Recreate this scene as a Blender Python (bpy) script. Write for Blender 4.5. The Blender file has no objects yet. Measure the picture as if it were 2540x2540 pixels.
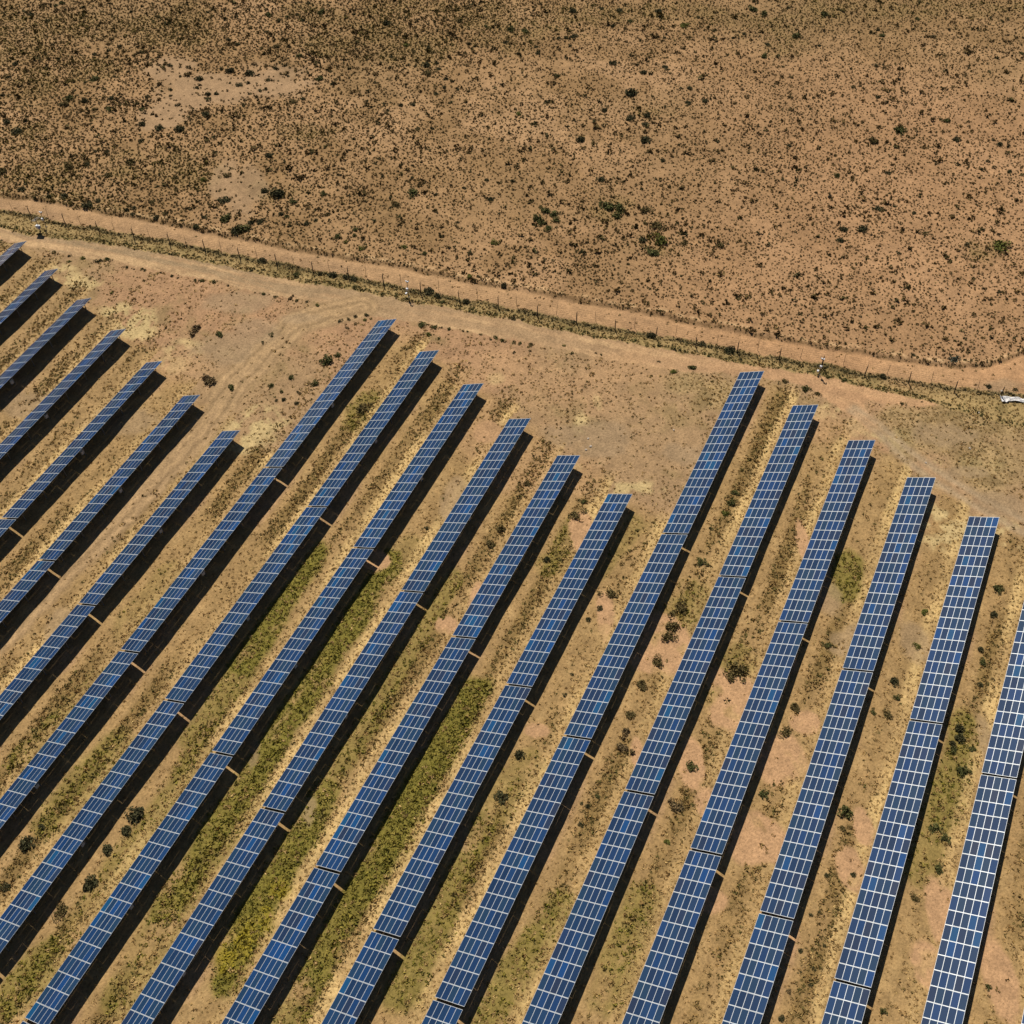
import bpy, math, random
import numpy as np
from mathutils import Matrix, Vector

S = bpy.context.scene
C = S.collection
rng = np.random.default_rng(7)
random.seed(7)

# ------------------------------------------------------------------ camera, light, exposure
FPX = 2880.197          # focal length in pixels of a 2540 px wide picture
CAM = Vector((-140.385, -198.518, 158.978))
RCAM = [[0.4189228, 0.7085352, -0.5678746], [-0.9079312, 0.3180181, -0.2729934], [-0.0128311, 0.6299543, 0.7765262]]        # camera axes in world space (columns)
PPX, PPY = 1313.93, 1273.69
cd = bpy.data.cameras.new("camera")
cam = bpy.data.objects.new("camera", cd)
C.objects.link(cam)
M = Matrix(RCAM).to_4x4()
M.translation = CAM
cam.matrix_world = M
cd.sensor_width = 36.0
cd.sensor_fit = 'HORIZONTAL'
cd.lens = FPX / 2540.0 * 36.0
cd.shift_x = -(PPX - 1270.0) / 2540.0
cd.shift_y = (PPY - 1270.0) / 2540.0
cd.clip_start = 1.0
cd.clip_end = 9000.0
S.camera = cam

SUN = Vector((-0.4721, -0.4104, -1.0)).normalized()      # the way the light travels
elev = math.asin(-SUN.z)
azim = math.atan2(-SUN.x, -SUN.y)
w = bpy.data.worlds.new("World")
S.world = w
w.use_nodes = True
nt = w.node_tree
sky = nt.nodes.new('ShaderNodeTexSky')
sky.sky_type = 'NISHITA'
sky.sun_disc = False
sky.sun_elevation = elev
sky.sun_rotation = azim
sky.altitude = 1100.0
sky.air_density = 0.9
sky.dust_density = 0.3
bg = nt.nodes['Background']
bg.inputs[1].default_value = 0.05
nt.links.new(sky.outputs[0], bg.inputs[0])

sl = bpy.data.lights.new("sun", 'SUN')
sl.energy = 5.0
sl.angle = math.radians(0.5)
sl.color = (1.0, 0.94, 0.83)
so = bpy.data.objects.new("sun", sl)
so.rotation_euler = (-SUN).to_track_quat('Z', 'Y').to_euler()
so.location = (0, 0, 200)
C.objects.link(so)

S.view_settings.view_transform = 'Standard'
S.view_settings.look = 'None'
S.view_settings.exposure = -0.12
S.view_settings.gamma = 1.0

# ------------------------------------------------------------------ surveyed data (metres)
P, L, G, TH = 11.8276, 41.7718, 0.6576, 0.45031        # row pitch, table length, gap between tables, tilt
L, G = L + 0.28, G - 0.28
SKEW = -4.42124
W = 5.0                     # table width up the slope
Z0 = 0.7129                   # height of the low edge
HILLC = [(-140.0, -230.0), (-140.0, -192.0), (-140.0, -154.0), (-140.0, -116.0), (-140.0, -78.0), (-140.0, -40.0), (-140.0, -2.0), (-100.0, -230.0), (-100.0, -192.0), (-100.0, -154.0), (-100.0, -116.0), (-100.0, -78.0), (-100.0, -40.0), (-100.0, -2.0), (-60.0, -230.0), (-60.0, -192.0), (-60.0, -154.0), (-60.0, -116.0), (-60.0, -78.0), (-60.0, -40.0), (-60.0, -2.0), (-20.0, -230.0), (-20.0, -192.0), (-20.0, -154.0), (-20.0, -116.0), (-20.0, -78.0), (-20.0, -40.0), (-20.0, -2.0), (20.0, -230.0), (20.0, -192.0), (20.0, -154.0), (20.0, -116.0), (20.0, -78.0), (20.0, -40.0), (20.0, -2.0), (60.0, -230.0), (60.0, -192.0), (60.0, -154.0), (60.0, -116.0), (60.0, -78.0), (60.0, -40.0), (60.0, -2.0), (100.0, -230.0), (100.0, -192.0), (100.0, -154.0), (100.0, -116.0), (100.0, -78.0), (100.0, -40.0), (100.0, -2.0)]
HILLW = [-0.207, -0.915, -0.288, 0.346, 0.265, 0.35, 0.104, -1.642, 0.686, -0.17, -0.099, -0.23, 0.438, -0.031, -1.251, 0.18, -0.083, -0.206, 0.305, 0.209, 0.173, -0.34, -0.348, -0.537, -0.132, 0.557, -0.147, 1.04, 1.246, 0.304, 0.935, 0.793, -0.03, 0.889, 1.547, 0.733, -0.241, -0.39, 0.326, 0.362, 0.017, 0.554, -0.066, -0.221, -0.136, 0.034, 0.045, -0.062, -0.084]
F = {
    'outer_top': [[5.59, 18.78], [8.24, 3.26], [10.19, -4.32], [11.93, -17.55], [14.0, -28.21], [15.91, -39.44], [16.67, -47.42], [18.06, -54.78], [19.07, -62.01], [20.24, -69.77], [22.14, -78.4], [23.7, -87.43], [24.9, -96.5], [26.06, -105.43], [27.75, -115.6], [29.46, -127.67], [30.74, -135.8], [32.22, -144.42], [33.03, -150.83], [33.55, -154.08], [34.67, -162.27], [35.74, -170.36], [36.67, -178.33], [38.22, -184.16], [39.21, -190.34], [40.32, -196.39], [42.28, -203.81], [44.47, -208.29], [47.86, -212.04], [50.9, -214.35], [63.15, -224.82]],
    'dark': [[1.73, 15.17], [3.99, -0.43], [5.43, -12.9], [6.49, -20.85], [7.85, -28.55], [8.52, -34.49], [10.62, -41.43], [10.76, -45.18], [11.7, -52.88], [13.36, -60.78], [14.38, -67.41], [15.25, -74.87], [16.88, -81.88], [17.54, -89.72], [18.44, -96.09], [19.5, -102.78], [20.79, -111.82], [21.28, -116.82], [22.4, -123.58], [23.34, -130.33], [24.51, -136.95], [25.63, -143.45], [27.38, -152.88], [28.18, -157.7], [29.0, -164.13], [30.27, -172.02], [31.64, -179.09], [32.2, -184.15], [33.15, -190.25], [34.05, -196.27], [35.76, -203.61], [36.59, -209.48], [38.66, -216.4], [41.87, -227.64]],
    'strip_bot': [[-3.49, 10.32], [-0.67, -4.46], [0.21, -14.97], [2.91, -23.67], [5.05, -32.79], [6.27, -40.38], [7.22, -45.61], [8.75, -52.85], [9.7, -62.31], [11.6, -73.11], [13.53, -83.45], [14.81, -92.39], [16.0, -99.29], [17.43, -107.92], [19.12, -119.65], [20.0, -128.25], [21.66, -138.13], [23.29, -147.83], [24.44, -154.78], [25.72, -161.91], [27.01, -168.1], [28.24, -175.86], [29.45, -183.55], [29.99, -194.15], [30.51, -198.61], [30.47, -202.32]],
    'inner_bot': [[-6.29, 7.73], [-4.17, -7.48], [-2.81, -17.44], [-1.68, -25.14], [0.67, -33.99], [2.07, -45.48], [4.18, -55.97], [4.76, -65.55], [7.37, -77.74], [7.79, -85.2], [8.78, -93.88], [10.59, -101.44], [12.55, -112.21], [14.13, -122.0], [15.58, -131.95], [17.06, -143.43], [19.36, -154.97], [23.32, -166.73], [24.85, -173.67], [24.86, -178.28], [23.69, -181.77], [22.32, -185.26], [20.47, -188.84], [18.86, -192.29], [21.23, -193.19], [23.39, -190.36], [25.67, -189.0], [26.94, -193.28], [28.56, -199.73], [30.47, -202.32]],
    'ruts': [[[23.52, -188.03], [20.52, -194.12], [17.16, -199.41], [13.92, -205.98], [11.37, -212.92], [8.86, -221.7], [6.29, -232.85]], [[22.2, -187.61], [18.75, -193.82], [14.68, -199.28], [11.33, -205.85], [9.03, -212.71], [6.16, -221.53], [2.93, -233.37]]],
    'curve': [[10.04, -89.3], [5.96, -84.09], [0.67, -79.69], [-6.33, -78.4], [-13.42, -77.8], [-19.04, -77.32], [-25.67, -78.09], [-31.08, -78.6], [-38.9, -78.22], [-47.65, -77.43], [-56.03, -76.69], [-64.06, -76.0], [-71.78, -75.34], [-82.77, -74.43], [-90.87, -73.23]],
    'bands': [[-1.82, 5.99], [-1.77, -5.41], [2.0, -24.27], [4.94, -43.1], [6.97, -58.0], [9.51, -80.05], [12.56, -97.3], [15.49, -114.18], [18.72, -139.17], [24.58, -162.22], [27.61, -185.38]],
    'pink': [[-44.86, -186.98, 3.66, 6.06], [-51.57, -196.91, 3.66, 4.39], [-64.64, -197.33, 4.39, 3.67], [-57.72, -185.26, 1.82, 3.97], [-62.21, -189.39, 2.38, 2.54], [-43.38, -198.57, 2.12, 1.95], [-38.59, -162.91, 1.46, 4.74], [-38.43, -174.51, 3.92, 5.36], [-38.03, -169.81, 1.98, 3.11], [-56.6, -210.97, 1.47, 3.11], [-62.92, -210.88, 2.02, 3.58], [-63.93, -223.77, 1.96, 4.59], [-59.45, -176.82, 1.1, 3.36], [-45.48, -142.97, 1.47, 4.81], [-50.74, -140.04, 1.85, 1.57], [-62.14, -161.26, 1.86, 1.38], [-34.21, -192.85, 1.42, 2.61], [-9.95, -127.5, 2.26, 2.48], [-66.75, -197.1, 3.49, 2.41], [-43.72, -172.02, 2.58, 2.25], [-69.24, -233.06, 2.15, 6.49], [-75.3, -204.55, 2.23, 3.9], [-72.23, -223.98, 2.18, 3.25], [-24.22, -152.41, 2.1, 4.36], [-44.31, -122.76, 2.76, 2.55], [-75.85, -194.17, 2.26, 1.71], [-10.33, -188.0, 1.03, 5.16]],
    'rough': [[23.58, -203.83, 11.0, 6.16], [19.17, -213.45, 7.86, 6.82], [29.96, -213.54, 6.63, 5.25], [24.72, -196.1, 4.47, 2.63], [30.75, -207.5, 8.93, 2.68], [16.18, -163.46, 5.36, 4.26], [16.7, -156.76, 4.64, 3.25]],
    'pinksoft': [[-14.48, -138.67, 8.06, 5.67], [-13.22, -146.11, 5.09, 4.67], [6.61, -101.47, 4.85, 2.33], [4.92, -135.71, 11.57, 6.33], [15.28, -145.67, 10.94, 4.39], [15.54, -182.56, 3.71, 5.09], [17.89, -188.01, 4.45, 3.07], [-19.04, -64.17, 5.54, 4.52], [5.03, -122.81, 7.84, 4.36], [-11.14, -127.25, 4.5, 5.93], [37.51, -198.49, 9.21, 4.58]],
    'grey': [[-21.93, -210.31, 2.26, 3.43], [-27.75, -199.96, 2.27, 1.89], [-26.7, -202.32, 1.94, 3.03], [64.45, -11.67, 11.04, 8.99], [50.03, -10.14, 5.86, 5.68], [33.51, -45.49, 4.07, 10.81], [35.4, -38.79, 2.74, 7.95], [76.37, -25.25, 8.12, 8.01], [70.23, 2.38, 6.21, 6.35], [1.0, -65.95, 6.62, 3.09], [-11.3, -70.27, 5.61, 4.61], [-4.71, -73.56, 4.87, 3.55], [1.69, -79.06, 4.91, 1.81], [-3.05, -145.36, 6.73, 3.45], [-5.3, -147.52, 4.45, 2.42], [23.16, -205.39, 5.85, 3.06], [15.32, -209.26, 4.27, 1.44], [11.04, -217.86, 4.17, 2.74], [-83.99, -124.23, 1.1, 2.72], [-87.97, -136.64, 0.89, 2.54], [-19.56, -195.61, 2.0, 3.21], [-26.01, -128.92, 2.88, 4.57], [-39.04, -226.0, 1.2, 8.0], [-0.52, -163.06, 4.41, 2.4], [-78.0, -82.88, 2.64, 4.82], [-40.12, -43.86, 4.64, 3.26], [-36.7, -63.89, 6.07, 3.13], [39.61, -211.76, 4.55, 2.26]],
    'greenseg': [[[-91.33, -104.33], [-105.58, -102.96], 0.6], [[-91.63, -93.86], [-98.87, -92.88], 0.6], [[-87.6, -117.21], [-107.06, -117.04], 0.6], [[-104.4, -117.14], [-116.79, -117.68], 0.35], [[-47.47, -111.84], [-70.68, -113.22], 1.0], [[-71.94, -114.05], [-84.72, -113.72], 0.6], [[-43.44, -124.64], [-84.33, -125.89], 1.0], [[-87.2, -125.98], [-108.71, -127.21], 0.9], [[-109.17, -127.54], [-121.39, -127.94], 0.5], [[-43.14, -135.35], [-80.33, -136.2], 0.6], [[-84.48, -136.59], [-89.04, -137.3], 0.9], [[-90.88, -137.75], [-112.96, -138.75], 1.0], [[-59.65, -149.64], [-94.74, -149.38], 1.0], [[-96.21, -148.93], [-107.08, -148.99], 0.9], [[-108.21, -149.05], [-114.6, -148.66], 0.6], [[-80.64, -160.08], [-104.39, -161.09], 0.7], [[-85.96, -175.22], [-103.99, -172.85], 0.7], [[-79.69, -185.99], [-94.53, -186.04], 0.55], [[-68.44, -162.14], [-76.62, -161.38], 0.4], [[-39.75, -126.56], [-50.25, -123.79], 0.3], [[-23.42, -152.07], [-32.49, -150.73], 0.6], [[-19.16, -159.44], [-29.38, -157.61], 0.4], [[-28.06, -174.58], [-37.12, -173.68], 0.5], [[-37.28, -186.11], [-44.17, -185.08], 0.5], [[-11.92, -196.92], [-16.94, -197.62], 0.8], [[-34.11, -220.73], [-49.34, -221.67], 0.7], [[-51.29, -220.34], [-59.17, -220.41], 0.5], [[-13.01, -103.38], [-18.11, -104.54], 0.6], [[-61.16, -92.33], [-72.37, -93.17], 0.25], [[-121.01, -116.31], [-126.62, -114.21], 0.7], [[-84.06, -94.9], [-96.23, -93.76], 0.45]],
    'yellow': [[-107.77, -138.51, 2.2, 2.76], [-104.27, -139.5, 1.67, 2.25], [-111.18, -137.55, 1.63, 2.16], [-99.96, -139.38, 1.7, 1.74]],
    'straw': [[-7.97, -28.95, 3.81, 2.59], [-7.93, -32.05, 3.37, 1.92], [-12.73, -44.91, 4.1, 2.67], [-15.21, -50.74, 4.05, 2.96], [-15.91, -62.93, 4.79, 2.87], [-19.7, -62.73, 3.17, 2.82], [-29.79, -86.24, 4.51, 4.04], [-24.48, -88.14, 3.8, 3.09], [-5.77, -26.14, 3.41, 1.58], [-13.3, -49.32, 4.89, 3.6], [-1.07, -142.47, 1.51, 4.02], [-11.65, -156.44, 5.04, 1.38], [19.07, -190.73, 2.96, 2.56], [17.86, -195.54, 4.39, 3.01], [20.41, -183.48, 2.25, 1.57], [1.14, -210.27, 5.48, 5.23], [5.28, -215.57, 4.12, 1.77], [18.89, -212.8, 4.29, 1.95], [4.86, -143.26, 0.76, 3.11], [2.76, -123.03, 1.56, 1.61], [15.8, -205.56, 2.15, 1.94], [-11.2, -146.03, 1.1, 0.94], [4.32, -219.85, 2.72, 2.61]],
    'olive': [[64.03, 44.48, 10.87, 8.9], [73.07, 56.4, 7.79, 9.21], [78.16, 44.09, 13.3, 6.91], [62.02, 21.57, 8.42, 6.46], [51.63, 31.16, 6.32, 8.48], [126.87, -72.5, 12.9, 6.35], [140.08, -86.75, 16.29, 5.39], [149.04, -101.9, 16.33, 4.33], [152.08, -116.9, 12.95, 4.27], [154.21, -129.72, 8.56, 5.26], [125.99, -59.75, 8.69, 10.8], [121.23, -35.14, 8.82, 7.79], [111.31, -36.95, 6.48, 6.47], [97.35, -26.64, 6.36, 6.36], [125.76, -53.79, 8.74, 6.54], [118.02, -73.1, 4.23, 6.17], [161.11, -137.64, 6.45, 5.34], [171.22, -144.8, 13.05, 5.49], [109.91, -17.72, 6.57, 4.46], [111.44, -12.94, 5.52, 4.52], [107.78, -49.84, 8.48, 6.25], [99.34, -46.09, 5.23, 4.09], [59.57, -122.31, 4.47, 3.73], [63.12, -122.79, 3.6, 3.03], [54.12, -137.69, 5.22, 4.23], [59.13, -45.49, 5.75, 3.53], [19.67, -1.02, 9.42, 8.35], [27.69, -15.39, 7.41, 6.59], [29.67, 14.71, 6.96, 5.62], [34.3, -32.95, 5.5, 4.83], [35.48, -24.3, 5.57, 5.0], [13.93, -14.85, 9.04, 4.57], [35.0, -52.01, 5.42, 3.83], [87.9, 15.38, 10.88, 9.06], [178.31, -163.98, 12.97, 4.39], [184.72, -178.85, 12.93, 4.42], [104.99, -53.72, 6.3, 6.15], [102.34, -117.44, 5.9, 2.67], [146.49, -137.61, 5.24, 5.04], [81.51, -200.95, 4.27, 2.9]],
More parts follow.
